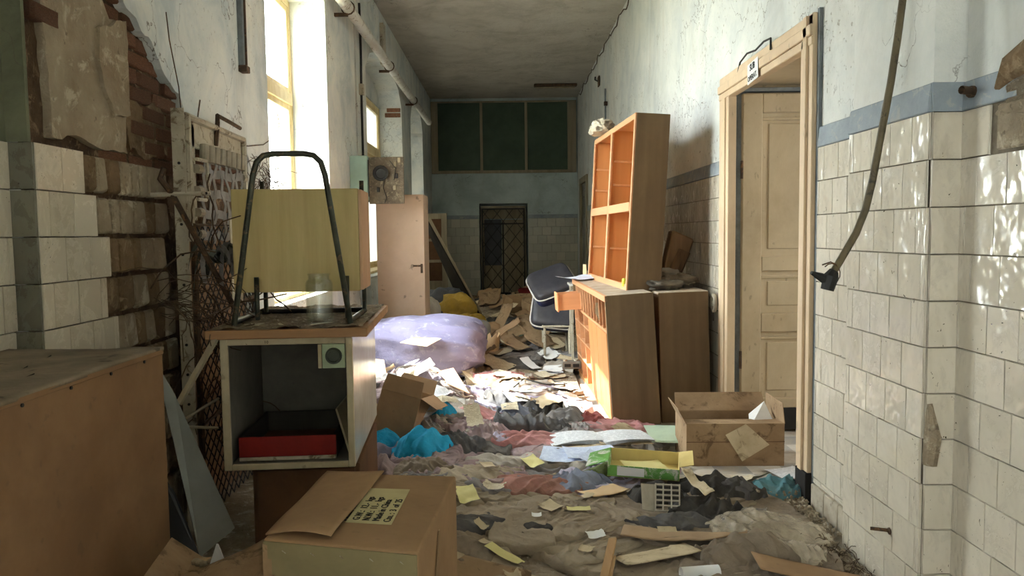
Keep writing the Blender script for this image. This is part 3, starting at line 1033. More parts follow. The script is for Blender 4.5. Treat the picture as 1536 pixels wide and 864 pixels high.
for zz in (0.45, 1.75):
    MB().cyl((LX0 - 0.005, LY + 0.0, zz), (0, 0, 1), 0.010, 0.12, 8).build('hinge', M_rust, leaf)

# door 2, far right
d2 = struct(MB().box(XR - 0.03, XR + 0.02, 14.85, 14.98, 0, 2.5).box(XR - 0.03, XR + 0.02, 16.12, 16.25, 0, 2.5)
            .box(XR - 0.03, XR + 0.02, 14.98, 16.12, 2.38, 2.5).build('door_2', M_oldwood, bevel=0.005))
B('door_leaf', M_leafpaint, d2, 1.64, 1.68, 14.98, 16.12, 0, 2.38)
for i in range(2):
    B('panel', M_oldwood, d2, 1.63, 1.645, 15.1, 16.0, 0.25 + i * 1.05, 1.15 + i * 1.05, 0.004)

# door 3: leaves behind the lattice gate in the end wall
gx0, gx1, gz = at(722, 380, y=YB).x, at(789, 380, y=YB).x, at(755, 309, y=YB).z
d3 = struct(MB().box(gx0, gx0 + 0.07, YB - 0.03, YB + 0.3, 0, gz).box(gx1 - 0.07, gx1, YB - 0.03, YB + 0.3, 0, gz)
            .box(gx0 + 0.07, gx1 - 0.07, YB - 0.03, YB + 0.3, gz - 0.06, gz).build('door_3', M_oldwood, bevel=0.004))
B('door_leaf', M_slate, d3, gx0 + 0.07, -0.13, YB + 0.2, YB + 0.24, 0.7, 1.70)
B('door_leaf', M_oldwood, d3, -0.12, gx1 - 0.07, YB + 0.2, YB + 0.24, 0, 1.70)
B('door_leaf', M_oldwood, d3, gx0 + 0.07, -0.13, YB + 0.2, YB + 0.24, 0, 0.7)
B('overpanel', M_oldwood, d3, gx0 + 0.07, gx1 - 0.07, YB + 0.2, YB + 0.24, 1.72, gz - 0.06)

gate = thing('lattice_gate', 'dark metal gate of diamond lattice in the far end doorway', 'gate', ((gx0 + gx1) / 2, YB - 0.05, 0))
hw = (gx1 - gx0) / 2 - 0.02
MB().box(-hw, -hw + 0.03, -0.02, 0.01, 0.02, gz - 0.05).box(hw - 0.03, hw, -0.02, 0.01, 0.02, gz - 0.05).box(-hw, hw, -0.02, 0.01, gz - 0.08, gz - 0.05) \
    .box(-hw, hw, -0.02, 0.01, 0.02, 0.12).build('gate_frame', M_black, gate)
MB().box(-0.02, 0.01, -0.02, 0.01, 0.1, gz - 0.36).build('centre_bar', M_black, gate)
MB().box(-hw, hw, -0.02, 0.01, gz - 0.40, gz - 0.37).build('top_rail', M_black, gate)
dd = 0.17
zlo, zhi = 0.12, gz - 0.08
for sgn in (1, -1):
    c = -6
    while c < 8:
        # line z = zlo + sgn*1.25*(x) + c*dd*1.25
        pts = []
        for k in range(61):
            x_ = -hw + 2 * hw * k / 60
            z_ = 1.0 + sgn * 1.25 * x_ + (c - 1) * dd * 1.25 * 1.55
            if zlo <= z_ <= zhi:
                pts.append((x_, 0, z_))
        if len(pts) > 2:
            MB().tube([pts[0], pts[-1]], 0.006, 4).build('lattice_bar', M_black, gate)
        c += 1

# tree outside the window
tr = thing('tree', 'leafy tree seen outside through the tall window', 'tree', (-6.2, 13.4, -0.6))
MB().tube([(0, 0, 0), (0.1, 0.1, 2), (0, 0.2, 4)], [0.16, 0.12, 0.06], 8).build('trunk', M_root, tr)
lv = MB()
rt = random.Random(3)
for i in range(1500):
    a, b, c = rt.gauss(0, 1.0), rt.gauss(0, 1.0), rt.gauss(4.2, 1.2)
    s = rt.uniform(0.05, 0.1)
    R_ = Euler((rt.uniform(0, 6), rt.uniform(0, 6), 0)).to_matrix()
    lv.add([Vector((a, b, c)) + R_ @ Vector(q) for q in ((-s, 0, 0), (0, -s * .5, 0), (s, 0, 0), (0, s * .5, 0))], [(0, 1, 2, 3)])
fo = lv.build('foliage', M_leaf, tr)
fo['kind'] = 'stuff'

# =================================================================== WALL AND CEILING FITTINGS
p0, p1 = Vector((-1.49, 2.0, 3.56)), Vector((-1.49, 15.4, 3.56))
pipe = thing('heating_pipe', 'long peeling white pipe running high along the left wall', 'pipe', (-1.49, 9, 3.56))
MB().tube([(0, -7 + i * 0.7, 0) for i in range(20)], 0.055, 14).build('pipe_run', M_pipewhite, pipe, smooth=True)
for yy in (-4, -1.4, 1.2, 3.8):
    MB().box(-0.13, 0.0, yy - 0.015, yy + 0.015, -0.08, -0.05).tube([(0.062 * math.cos(a), yy, 0.062 * math.sin(a)) for a in [k * PI / 6 for k in range(12)]], 0.008, 5, closed=True).build('pipe_bracket', M_rust, pipe)

c = thing('cable_channel', 'grey metal cable channel ending halfway down the plaster left of the tall window', 'cable channel', (XL + 0.0, 4.86, 2.42))
B('channel', M_greyrev, c, 0, 0.035, -0.03, 0.03, 0, 1.88, 0.004)
B('rib', M_rust, c, 0.03, 0.045, -0.008, 0.008, 0.02, 1.88, 0.002)
B('end_cap', M_rust, c, 0, 0.05, -0.035, 0.035, -0.02, 0.02, 0.003)

cb = thing('wall_cable', 'thin black cable running down the pier beside the bare brick groove', 'cable', (XL, 8.8, 0))
MB().tube([(0.02, 0.0, 3.95), (0.022, 0.02, 3.5), (0.02, 0.0, 2.9), (0.03, -0.05, 2.3), (0.03, -0.12, 2.05)], 0.014, 6).build('wire', M_black, cb)
B('cable_clip', M_whitemetal, cb, 0, 0.05, -0.04, 0.03, 2.95, 3.07)

lamp = thing('ceiling_lamp', 'dark unlit strip lamp fixed under the ceiling near the far end', 'ceiling lamp', (at(833, 126, z=ZC).x, at(833, 126, z=ZC).y, ZC))
B('housing', M_rust, lamp, -0.42, 0.42, -0.07, 0.07, -0.05, 0, 0.01)
MB().tube([(-0.38, 0, -0.065), (0.38, 0, -0.065)], 0.016, 8).build('tube', M_oldwood, lamp)
sb = thing('conduit', 'short white conduit box high on the left wall under the ceiling', 'conduit', (XL, 10.4, 3.86))
B('channel', M_whitemetal, sb, 0, 0.05, -0.09, 0.09, -0.25, 0.28)
rc = thing('thin_wall_pipe', 'thin grey upright pipe on the right wall above the bookcase', 'pipe', (XR, 11.9, 0))
MB().tube([(-0.03, 0, 1.9), (-0.03, 0, 3.55)], 0.014, 8).build('pipe_run', M_greyrev, rc)
B('pipe_clip', M_rust, rc, -0.05, 0.0, -0.03, 0.03, 3.3, 3.36)
rv = thing('wall_vent', 'small broken fitting high on the right wall near the ceiling', 'wall fitting', (XR, 12.9, 3.85))
B('plate', M_rust, rv, -0.02, 0.0, -0.08, 0.08, -0.08, 0.08)
MB().tube([(-0.02, 0, 0), (-0.07, 0.02, 0.03), (-0.06, 0.05, 0.08)], 0.012, 6).build('wire', M_black, rv)
wr = thing('loose_wire', 'sagging thin wire along the top of the right wall', 'wire', (XR, 6, ZC))
pts = []
for i in range(60):
    pts.append((-0.025 - 0.01 * math.sin(i * 1.3), i * 0.17, -0.10 - 0.03 * math.sin(i * 0.9) - 0.02 * math.sin(i * 2.3)))
MB().tube(pts, 0.008, 5).build('wire', M_rust, wr)

# pipe stub by the string course, near right
ps = thing('pipe_stub', 'short cut-off metal pipe poking out beside the blue band', 'pipe', (XR0, 2.66, 1.855))
MB().tube([(0.02, 0, 0), (-0.055, -0.02, 0.005)], 0.014, 10, cap=False).tube([(0.02, 0, 0), (-0.02, -0.01, 0.0)], 0.02, 10).build('stub', M_rust, ps)
bt = thing('wall_bolt', 'small rusty bolt sticking out of the tiles low on the right pier', 'bolt', (XP, 2.93, 0.235))
MB().tube([(0.01, 0, 0), (-0.07, 0.03, 0)], 0.007, 8).tube([(-0.002, 0, 0), (-0.012, 0, 0)], 0.014, 8).build('shank', M_rust, bt)

# hanging rod
h0 = at(1358, -60, y=2.75)
hr = thing('hanging_hose', 'bent dark metal hose hanging down in front of the tiled right pier', 'hose', h0)
hp = [at(*q, y=yy) - h0 for q, yy in [((1358, -60), 2.75), ((1354, 0), 2.74), ((1346, 60), 2.73), ((1336, 125), 2.72), ((1322, 200), 2.70), ((1309, 270), 2.69), ((1298, 315), 2.68), ((1284, 350), 2.67), ((1262, 388), 2.65), ((1246, 415), 2.64)]]
hp = [Vector((0.1, 0.0, ZC - h0.z))] + hp
MB().tube(hp, 0.0125, 10).build('hose_run', M_hose, hr, smooth=True)
a_ = hp[-1]
MB().tube([hp[-2] * 0.3 + a_ * 0.7, a_, a_ + Vector((-0.012, 0, -0.045))], [0.017, 0.026, 0.022], 9).tube([a_ + Vector((0.0, 0, -0.02)), a_ + Vector((-0.035, 0, 0.0)), a_ + Vector((-0.07, -0.01, 0.015))], [0.02, 0.014, 0.006], 8).build('valve', M_black, hr)
MB().tube([a_ + Vector((0.03 * math.cos(t), -0.005, 0.01 + 0.035 * math.sin(t))) for t in [k * 0.45 - 1.2 for k in range(9)]], 0.002, 4).tube(
    [a_ + Vector((-0.03, 0, 0.04)), a_ + Vector((-0.005, -0.01, 0.05)), a_ + Vector((0.02, 0, 0.04))], 0.0025, 4).build('binding_wire', M_rust, hr)

# paper notice over the door
sg = thing('paper_sign', 'small handwritten white paper notice stuck on the door lintel', 'sign', (XR - 0.048, 4.74, 2.35))
sg.rotation_euler = (math.radians(-4), 0, 0)
B('paper', M_paper, sg, -0.002, 0.0, -0.10, 0.10, -0.06, 0.06, 0)


def text_mesh(name, body, size, m, parent, M, extr=0.0006, bold=0.0):
    cu = bpy.data.curves.new(name, 'FONT')
    cu.body = body
    cu.size = size
    cu.extrude = extr
    cu.offset = bold
    cu.resolution_u = 2
    cu.materials.append(m)
    t = bpy.data.objects.new(name, cu)
    COL.objects.link(t)
    dg = bpy.context.evaluated_depsgraph_get()
    me = bpy.data.meshes.new_from_object(t.evaluated_get(dg))
    me.name = name
    bpy.data.objects.remove(t)
    o = bpy.data.objects.new(name, me)
    if not me.materials:
        me.materials.append(m)
    COL.objects.link(o)
    o.parent = parent
    o.matrix_local = M
    return o


def text_frame(origin, right, up):
    r, u = Vector(right).normalized(), Vector(up).normalized()
    n = r.cross(u).normalized()
    u = n.cross(r)
    M = Matrix((r, u, n)).transposed().to_4x4()
    M.translation = Vector(origin)
    return M


# text on the right wall faces -x: reading direction is -y
text_mesh('printed_text', 'SUB', 0.055, M_ink, sg, text_frame((-0.003, 0.05, 0.012), (0, -1, 0), (0, 0, 1)), bold=0.001)
text_mesh('printed_text', 'OPERAT.', 0.044, M_ink, sg, text_frame((-0.003, 0.092, -0.045), (0, -1, 0), (0, 0, 1)), bold=0.0008)
hc = thing('torn_wire', 'thin dark wire hooked over the top of the door frame', 'wire', (XR - 0.03, 4.7, 2.46))
MB().tube([(0.005, 0.42, -0.04), (0, 0.36, 0.01), (-0.005, 0.2, 0.03), (0, 0.05, 0.015), (0, -0.1, 0.03), (0.0, -0.22, 0.02), (-0.01, -0.25, -0.05)], 0.006, 6).build('wire', M_black, hc)

# teal fuse box and its open meter door
fb = thing('fuse_box', 'pale teal electrical box on the pier with its grimy meter door hanging open', 'fuse box', (XL, 8.3, 1.98))
B('housing', M_teal, fb, 0, 0.18, -0.17, 0.30, -0.22, 0.24, 0.006)
B('recess', M_black, fb, 0.17, 0.185, -0.12, 0.26, -0.18, 0.20, 0)
dr = B('meter_door', M_meter, fb, 0.20, 0.56, -0.19, -0.165, -0.26, 0.22, 0.005)
MB().lathe([(0.0, 0), (0.05, 0.0), (0.055, -0.012), (0.075, -0.02), (0.08, -0.03)], 16).build('meter_dial', M_black, dr).matrix_local = Matrix.Translation((0.33, -0.222, 0.05)) @ Matrix.Rotation(-PI / 2, 4, 'X')
for i, (a, b) in enumerate([(0.46, 0.12), (0.47, 0.0), (0.45, -0.12), (0.28, -0.14), (0.50, 0.16)]):
    B('screw_block', M_black if i % 2 else M_oldwood, dr, a, a + 0.03, -0.205, -0.19, b, b + 0.05)
MB().tube([(0.36, -0.20, -0.02), (0.35, -0.21, -0.1), (0.38, -0.20, -0.2), (0.36, -0.2, -0.25)], 0.004, 5).tube([(0.42, -0.2, 0.18), (0.48, -0.21, 0.1), (0.46, -0.2, -0.02)], 0.004, 5).build('meter_wire', M_black, dr)

# =================================================================== LEFT WALL: bed frame with webbing
bx = -1.50
bf = thing('webbing_frame', 'dirty white metal bed frame woven with grey straps, hung on the broken left wall', 'bed frame', (bx, 3.70, 0))
ya, yb = 0.02, 0.80                                      # local y
zt, zb_ = 1.97, 1.48
m = MB()
m.tube([(0, ya, zb_ - 0.1), (0, ya, zt), (0, yb, zt - 0.02), (0, yb, zb_ - 0.05)], 0.02, 8).build('outer_frame', M_whitemetal, bf)
B('head_plate', M_whitemetal, bf, -0.02, -0.005, ya + 0.05, yb - 0.02, zt - 0.14, zt - 0.015, 0.004)
B('side_plate', M_whitemetal, bf, -0.02, -0.005, ya + 0.03, ya + 0.10, zb_, zt - 0.03, 0.004)
rs2 = random.Random(4)
ny = 8
for i in range(ny):
    y_ = ya + 0.16 + i * (yb - ya - 0.24) / (ny - 1)
    MB().cyl((0.012, y_, zt - 0.20), (0.0, 0.015, 0.09), 0.022, 0.085, 10).build('strap_clamp', M_rubber, bf)
    v_, f_ = [], []
    n_ = 14
    lean = rs2.uniform(-0.05, 0.05)
    L = rs2.uniform(0.40, 0.46)
    for k in range(n_ + 1):
        t = k / n_
        z_ = zt - 0.18 - t * L
        xx = 0.012 + 0.006 * math.sin(k * PI / 2 + (i % 2) * PI)
        yy = y_ + lean * t + 0.012 * math.sin(3 * t * PI + i)
        hw_ = 0.017
        v_ += [(xx, yy - hw_, z_), (xx, yy + hw_, z_), (xx - 0.003, yy + hw_, z_), (xx - 0.003, yy - hw_, z_)]
        if k:
            q = (k - 1) * 4
            f_ += [(q, q + 1, q + 5, q + 4), (q + 1, q + 2, q + 6, q + 5), (q + 2, q + 3, q + 7, q + 6), (q + 3, q, q + 4, q + 7)]
    link_mesh('strap', v_, f_, M_strap, bf)
for j in range(4):
    z_ = zt - 0.24 - j * 0.105
    v_, f_ = [], []
    n_ = 16
    for k in range(n_ + 1):
        t = k / n_
        yy = ya + 0.10 + t * (yb - ya - 0.13)
        xx = 0.010 - 0.005 * math.sin(k * PI / 2 + (j % 2) * PI)
        zz = z_ - 0.01 * math.sin(t * PI) + 0.006 * math.sin(k + j)
        v_ += [(xx, yy, zz - 0.022), (xx, yy, zz + 0.022), (xx - 0.003, yy, zz + 0.022), (xx - 0.003, yy, zz - 0.022)]
        if k:
            q = (k - 1) * 4
            f_ += [(q, q + 1, q + 5, q + 4), (q + 1, q + 2, q + 6, q + 5), (q + 2, q + 3, q + 7, q + 6), (q + 3, q, q + 4, q + 7)]
    link_mesh('strap', v_, f_, M_strap, bf)
    for yy in (ya + 0.10, yb - 0.03):
        MB().cyl((0.005, yy - 0.03, z_), (0, 1, 0), 0.022, 0.055, 10).build('strap_buffer', M_rubber, bf)
MB().tube([(0.03, ya + 0.02, zt - 0.20), (0.035, ya + 0.13, zt - 0.20), (0.035, ya + 0.14, zt - 0.23), (0.035, ya + 0.14, zt - 0.37), (0.03, ya + 0.12, zt - 0.39), (0.03, ya + 0.02, zt - 0.39)], 0.009, 6).build('handle', M_whitemetal, bf)
MB().tube([(0.0, 0.38, zt - 0.10), (0.01, 0.39, zt + 0.02), (0.0, 0.42, zt + 0.06), (0, 0.62, zt + 0.05), (0, 0.76, zt + 0.04)], 0.012, 6).build('hook_bar', M_rust, bf)
po = thing('metal_post', 'tall dirty white angle-iron post standing left of the strap-woven bed frame', 'post', (bx, 3.62, 0))
MB().box(-0.03, 0.03, -0.005, 0.0, 0, 1.99).box(-0.03, -0.025, 0, 0.06, 0, 1.99).build('angle', M_whitemetal, po)
for k in range(12):
    MB().cyl((0.0, -0.009, 0.2 + k * 0.14), (0, 1, 0), 0.007, 0.004, 6).build('rivet', M_black, po)

sp_ = thing('bed_spring_grid', 'dark steel bed spring mesh standing against the left wall behind the cabinet', 'bed base', (bx + 0.01, 3.72, 0))
MB().tube([(0, 0, 0.02), (0, 0, 1.46), (0, 0.86, 1.46), (0, 0.86, 0.02)], 0.016, 6, closed=True).build('outer_frame', M_rust, sp_)
m = MB()
for s_ in (1, -1):
    for k in range(-14, 28):
        z0_ = k * 0.075
        a0, a1 = (0.0, z0_), (0.86, z0_ + s_ * 1.7 * 0.86 * 0.6)
        # clip to 0..1.46
        (y1_, q1), (y2_, q2) = a0, a1
        sl = (q2 - q1) / (y2_ - y1_)
        lo_, hi_ = 0.03, 1.45
        ya_, yb_ = y1_, y2_
        if sl > 0:
            ya_ = max(ya_, y1_ + (lo_ - q1) / sl)
            yb_ = min(yb_, y1_ + (hi_ - q1) / sl)
        else:
            ya_ = max(ya_, y1_ + (hi_ - q1) / sl)
            yb_ = min(yb_, y1_ + (lo_ - q1) / sl)
        if yb_ > ya_ + 0.03:
            m.tube([(s_ * 0.003, ya_, q1 + sl * (ya_ - y1_)), (s_ * 0.003, yb_, q1 + sl * (yb_ - y1_))], 0.0035, 4)
o = m.build('spring_mesh', M_black, sp_)
o['kind'] = 'stuff'
for zz in (0.5, 1.0):
    MB().tube([(0.015, -0.01, zz), (0.015, 0.87, zz + 0.06)], 0.01, 5).build('cross_bar', M_rust, sp_)
bb_ = thing('backing_board', 'mustard brown board standing behind the steel bed spring mesh', 'board', (bx - 0.07, 3.8, 0))
B('panel', M_crate, bb_, -0.01, 0.01, 0, 0.75, 0, 1.46)
pc = thing('pale_card', 'pale card strip hanging among straps behind the spring mesh', 'card', (bx + 0.04, 4.12, 0))
B('panel', M_whitemetal, pc, 0, 0.004, 0, 0.03, 1.05, 1.5, 0)
B('panel', M_whitemetal, pc, 0, 0.004, 0.03, 0.16, 1.05, 1.13, 0)

mp = thing('metal_pipe', 'rusty pipe leaning diagonally from the mortar patch down to the cabinet', 'pipe', (0, 0, 0))
q0, q1, q2, q3 = at(246, 252, y=3.40), at(240, 268, y=3.40), at(258, 291, y=3.42), at(352, 462, y=3.62)
MB().tube([q0, q1, q2, q2.lerp(q3, .5), q3], 0.013, 8).build('pipe_run', M_rust, mp)
hb = thing('metal_bracket', 'pale flat bracket jutting level from the broken wall by the leaning pipe', 'bracket', (0, 0, 0))
r0, r1 = at(226, 292, y=3.40), at(316, 290, y=3.44)
MB().tube([r0, r1], 0.0095, 4).build('bar', M_whitemetal, hb)
MB().cyl(r1 + Vector((-0.015, -0.012, 0)), (0, 1, 0), 0.006, 0.02, 6).build('bolt', M_black, hb)
# angled strut below
st_ = thing('wooden_strut', 'pale wooden strut leaning left of the cabinet below its top', 'strut', (0, 0, 0))
u0, u1 = at(328, 500, y=3.20), at(268, 606, y=3.1)
MB().tube([u0, u1], 0.014, 4).build('bar', M_oldwood, st_)
for (a, b, c_, d_) in [((278, 628), (330, 596), 3.3, 3.5), ((276, 640), (330, 642), 3.25, 3.4)]:
    s2 = thing('bed_crossbar', 'thin pale bar of the collapsed bed left of the cabinet, %s' % ('slanting upward' if c_ == 3.3 else 'lying level below the other'), 'bar', (0, 0, 0))
    MB().tube([at(*a, y=c_), at(*b, y=d_)], 0.007, 5).build('bar', M_oldwood, s2)
    MB().cyl(at(*b, y=d_) + Vector((0, -0.012, 0)), (0, 1, 0), 0.01, 0.01, 6).build('bolt', M_black, s2)

# tangled straps and root-like fibres
ts = thing('tangled_straps', 'tangle of torn grey straps spilling beside the tubular desk frame', 'straps', (-1.32, 3.58, 1.28))
for i in range(11):
    v_, f_ = [], []
    a0 = rs2.uniform(0, 6.28)
    rad = rs2.uniform(0.08, 0.18)
    dirv = Vector((math.cos(a0) * 0.8, math.sin(a0) * 0.3, rs2.uniform(-0.9, 0.6)))
    tw = rs2.uniform(-2, 2)
    n_ = 8
    for k in range(n_ + 1):
        t = k / n_
        p = dirv * rad * t * 1.2 + Vector((0.05 * math.sin(3 * t + i), 0.04 * math.cos(2 * t * 3 + i), 0.08 * math.sin(t * PI) - 0.1 * t * t))
        wv = Vector((math.cos(tw * t + i), 0.3, math.sin(tw * t + i))).normalized() * 0.013
        v_ += [p - wv, p + wv, p + wv + Vector((0, 0.003, 0)), p - wv + Vector((0, 0.003, 0))]
        if k:
            q = (k - 1) * 4
            f_ += [(q, q + 1, q + 5, q + 4), (q + 1, q + 2, q + 6, q + 5), (q + 2, q + 3, q + 7, q + 6), (q + 3, q, q + 4, q + 7)]
    link_mesh('strap', v_, f_, M_strap if i % 3 else M_darkmetal, ts)
cl_ = MB()
for i in range(14):
    p = Vector((rs2.uniform(-0.1, 0.05), rs2.uniform(-0.1, 0.1), rs2.uniform(-0.3, 0.1)))
    pts = [p]
    d_ = Vector((rs2.uniform(-1, 1), rs2.uniform(-.4, .4), rs2.uniform(-1, .6))).normalized() * 0.05
    for k in range(7):
        d_ = (d_ + Vector((rs2.uniform(-1, 1), rs2.uniform(-1, 1), rs2.uniform(-1.2, 1))) * 0.018).normalized() * 0.05
        p = p + d_
        pts.append(p)
    cl_.tube(pts, 0.0035, 4)
cl_.build('torn_edging', M_root, ts)['kind'] = 'stuff'


def fibres(name, label, cat, origin, n, spread, length, seed, r=0.0022, bias=(0, 0, 0)):
    rr_ = random.Random(seed)
    mb = MB()
    for i in range(n):
        p = Vector([rr_.gauss(0, s) for s in spread])
        pts = [p]
        d = (Vector([rr_.uniform(-1, 1) for _ in range(3)]) + Vector(bias)).normalized()
        st = length / 10
        for k in range(10):
            d = (d + Vector([rr_.uniform(-1, 1) for _ in range(3)]) * 0.45 + Vector((0, 0, -0.1))).normalized()
            p = p + d * st
            pts.append(p)
        mb.tube(pts, r, 3, cap=False)
    o = mb.build(name, M_root)
    o.location = origin
    return tag(o, label, cat, kind='stuff')


fibres('root_fibres', 'dry root-like fibres trailing from the broken wall toward the cabinet', 'roots', at(226, 455, y=3.32) + Vector((0.06, 0, 0)), 30, (0.015, 0.04, 0.04), 0.4, 1, bias=(1.6, 0.1, 0))
fibres('reed_lath', 'bundle of brown reed stubble under the plaster above the veneered box', 'reeds', at(388, 262, x=-1.58) + Vector((0.03, 0, 0)), 60, (0.02, 0.12, 0.06), 0.2, 2, bias=(0.3, 0, -0.6))
fibres('dry_stems', 'dark tangle of dry stems in the gap behind the cabinet', 'stems', (-1.36, 3.8, 0.75), 26, (0.03, 0.15, 0.25), 0.3, 5, r=0.003, bias=(0.2, 0, -0.4))
wl = thing('loose_cable', 'thin cable curving from the bed frame across the edge of the tall window', 'cable', (0, 0, 0))
MB().tube([at(*q, x=-1.56 if q[0] < 380 else -1.60) for q in [(300, 150), (292, 210), (340, 215), (372, 219), (395, 217), (412, 205), (419, 188), (416, 170), (410, 160)]], 0.004, 4).build('wire', M_rust, wl)
wl2 = thing('hanging_wire', 'thin dark wire trailing down the blue plaster over the bare bricks', 'wire', (0, 0, 0))
MB().tube([at(*q, x=-1.59) for q in [(249, 18), (254, 60), (262, 100), (268, 130), (272, 170), (270, 230)]], 0.003, 4).build('wire', M_rust, wl2)

# =================================================================== LEFT FURNITURE
# near crate
cx0, cx1, cy1, cz = -1.69, at(243, 516, y=2.62).x, 2.62, 1.03
cr = thing('storage_crate', 'large orange brown fibreboard crate with a grey dusty lid at the left edge', 'crate', ((cx0 + cx1) / 2, 1.65, 0))
hw_ = (cx1 - cx0) / 2
B('side_panel', M_crate, cr, hw_ - 0.015, hw_, -0.95, 0.97, 0, cz - 0.012)
B('side_panel', M_crate, cr, -hw_, -hw_ + 0.015, -0.95, 0.97, 0, cz - 0.012)
B('end_panel', M_crate, cr, -hw_ + 0.015, hw_ - 0.015, 0.955, 0.97, 0, cz - 0.012)
B('end_panel', M_crate, cr, -hw_ + 0.015, hw_ - 0.015, -0.95, -0.935, 0, cz - 0.012)
n_ = 20
vs, fs = [], []
for i in range(n_ + 1):
    for j in range(n_ + 1):
        u, v = i / n_, j / n_
        vs.append((-hw_ - 0.0 + u * (2 * hw_ + 0.004), -0.955 + v * 1.93, cz - 0.012 + 0.012 * float(fbm(u * 3, v * 6, 4)) + 0.006))
for i in range(n_):
    for j in range(n_):
        a = i * (n_ + 1) + j
        fs.append((a, a + n_ + 1, a + n_ + 2, a + 1))
lid = link_mesh('lid', vs, fs, M_cratetop, cr, smooth=True)
sm = lid.modifiers.new('thickness', 'SOLIDIFY')
sm.thickness = 0.012
B('edge_strip', M_crate, cr, hw_ - 0.004, hw_ + 0.004, -0.95, 0.972, cz - 0.022, cz - 0.004, 0.002)
for k in range(9):
    MB().cyl((hw_ + 0.002, -0.85 + k * 0.21, cz - 0.026), (1, 0, 0), 0.005, 0.004, 6).build('nail', M_black, cr)
for k, (a, b) in enumerate([(0.05, 0.55), (-0.02, 0.30), (0.1, 0.2), (0.0, 0.75), (0.14, 0.42), (-0.1, 0.5)]):
    s_ = 0.012 + 0.006 * (k % 3)
    MB().add([(a, b, cz + 0.004), (a + s_, b + s_ * .4, cz + 0.012), (a + s_ * .4, b + s_ * 1.4, cz + 0.006)], [(0, 1, 2), (2, 1, 0)]).build('paint_flake', M_black, cr)

# leaning boards behind the crate
lb = thing('leaning_board', 'blue grey board leaning beside the orange brown crate', 'board', (0, 0, 0))


def quad_board(name, pts, th, m_, parent):
    p = [Vector(q) for q in pts]
    n = (p[1] - p[0]).cross(p[3] - p[0]).normalized() * th
    return MB().hexa([q - n / 2 for q in p], [q + n / 2 for q in p]).build(name, m_, parent)


quad_board('panel', [at(232, 540, y=2.78), at(262, 592, y=2.78), at(352, 792, y=2.66), at(300, 836, y=2.66)], 0.008, M_bluegrey, lb)
lb2 = thing('leaning_board', 'dark slate board leaning low beside the crate, behind the blue grey one', 'board', (0, 0, 0))
quad_board('panel', [at(236, 700, y=2.86), at(262, 738, y=2.86), at(318, 880, y=2.76), at(240, 900, y=2.76)], 0.01, M_bluedark, lb2)

# brown box the cabinet stands on
RZ = math.radians(4)
bs = thing('drawer_box', 'dark brown box on the floor under the open white cabinet', 'box', (-0.885, 3.30, 0), RZ)
B('body', M_brownbox, bs, -0.22, 0.235, 0.0, 0.75, 0, 0.415, 0.005)
B('front_panel', M_brownbox, bs, -0.20, 0.215, -0.01, 0.0, 0.02, 0.40, 0.003)

# open cabinet, its desk top, and what stands on it
ca = thing('open_cabinet', 'white open-fronted cabinet with a wooden top standing left of the walkway', 'cabinet', (-0.93, 3.25, 0.418), RZ)
W2, H, D = 0.27, 0.56, 0.95
B('side_panel', M_whitelam, ca, W2 - 0.018, W2, 0.0, D, 0, H, 0.002)
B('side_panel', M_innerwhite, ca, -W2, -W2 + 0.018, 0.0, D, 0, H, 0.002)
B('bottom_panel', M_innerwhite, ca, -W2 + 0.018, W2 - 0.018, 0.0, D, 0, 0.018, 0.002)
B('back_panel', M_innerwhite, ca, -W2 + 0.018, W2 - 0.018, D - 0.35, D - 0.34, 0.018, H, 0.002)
fr = MB()
fr.box(-W2 - 0.002, -W2 + 0.03, -0.012, 0.004, 0, H).box(W2 - 0.026, W2 + 0.002, -0.012, 0.004, 0, H).box(-W2 + 0.03, W2 - 0.026, -0.012, 0.004, 0, 0.026).box(-W2 + 0.03, W2 - 0.026, -0.012, 0.004, H - 0.03, H)
fr.build('face_frame', M_cream, ca, bevel=0.003)
text_mesh('printed_text', '10', 0.018, M_ink, ca, text_frame((-0.09, -0.0135, H - 0.024), (1, 0, 0), (0, 0, 1)))
sk = B('socket_plate', M_socketgreen, ca, W2 - 0.125, W2 - 0.03, -0.006, 0.012, H - 0.135, H - 0.032, 0.002)
B('plate_edge', M_cream, ca, W2 - 0.142, W2 - 0.127, -0.008, 0.012, H - 0.135, H - 0.032, 0.002)
MB().lathe([(0.0, 0.004), (0.024, 0.004), (0.026, 0.012), (0.033, 0.014), (0.035, 0.0)], 24).build('socket_ring', M_socketdark, sk).matrix_local = Matrix.Translation((W2 - 0.077, -0.006, H - 0.083)) @ Matrix.Rotation(PI / 2, 4, 'X')
dwt = MB()
TH_ = 0.038
dwt.box(-W2 - 0.05, W2 + 0.07, -0.05, D + 0.04, H, H + TH_)
top = dwt.build('desk_top', M_desktop, ca, bevel=0.004)
# dust and paint flakes lying on the top
nn = 70
xs_ = np.linspace(-W2 - 0.04, W2 + 0.05, nn)
ys_ = np.linspace(-0.035, D + 0.02, nn)
X_, Y_ = np.meshgrid(xs_, ys_, indexing='ij')
Z_ = H + TH_ + 0.001 + 0.014 * np.clip(fbm(X_ * 22, Y_ * 14, 7, 4) - 0.42, 0, 1) * 2
Z_ += np.where(vn(X_ * 60, Y_ * 40, 3) > 0.78, 0.004, 0)
vs = [(float(a), float(b), float(c)) for a, b, c in zip(X_.ravel(), Y_.ravel(), Z_.ravel())]
fs = [(i * nn + j, (i + 1) * nn + j, (i + 1) * nn + j + 1, i * nn + j + 1) for i in range(nn - 1) for j in range(nn - 1)]
link_mesh('dust_layer', vs, fs, M_dustdebris, ca)['kind'] = 'stuff'

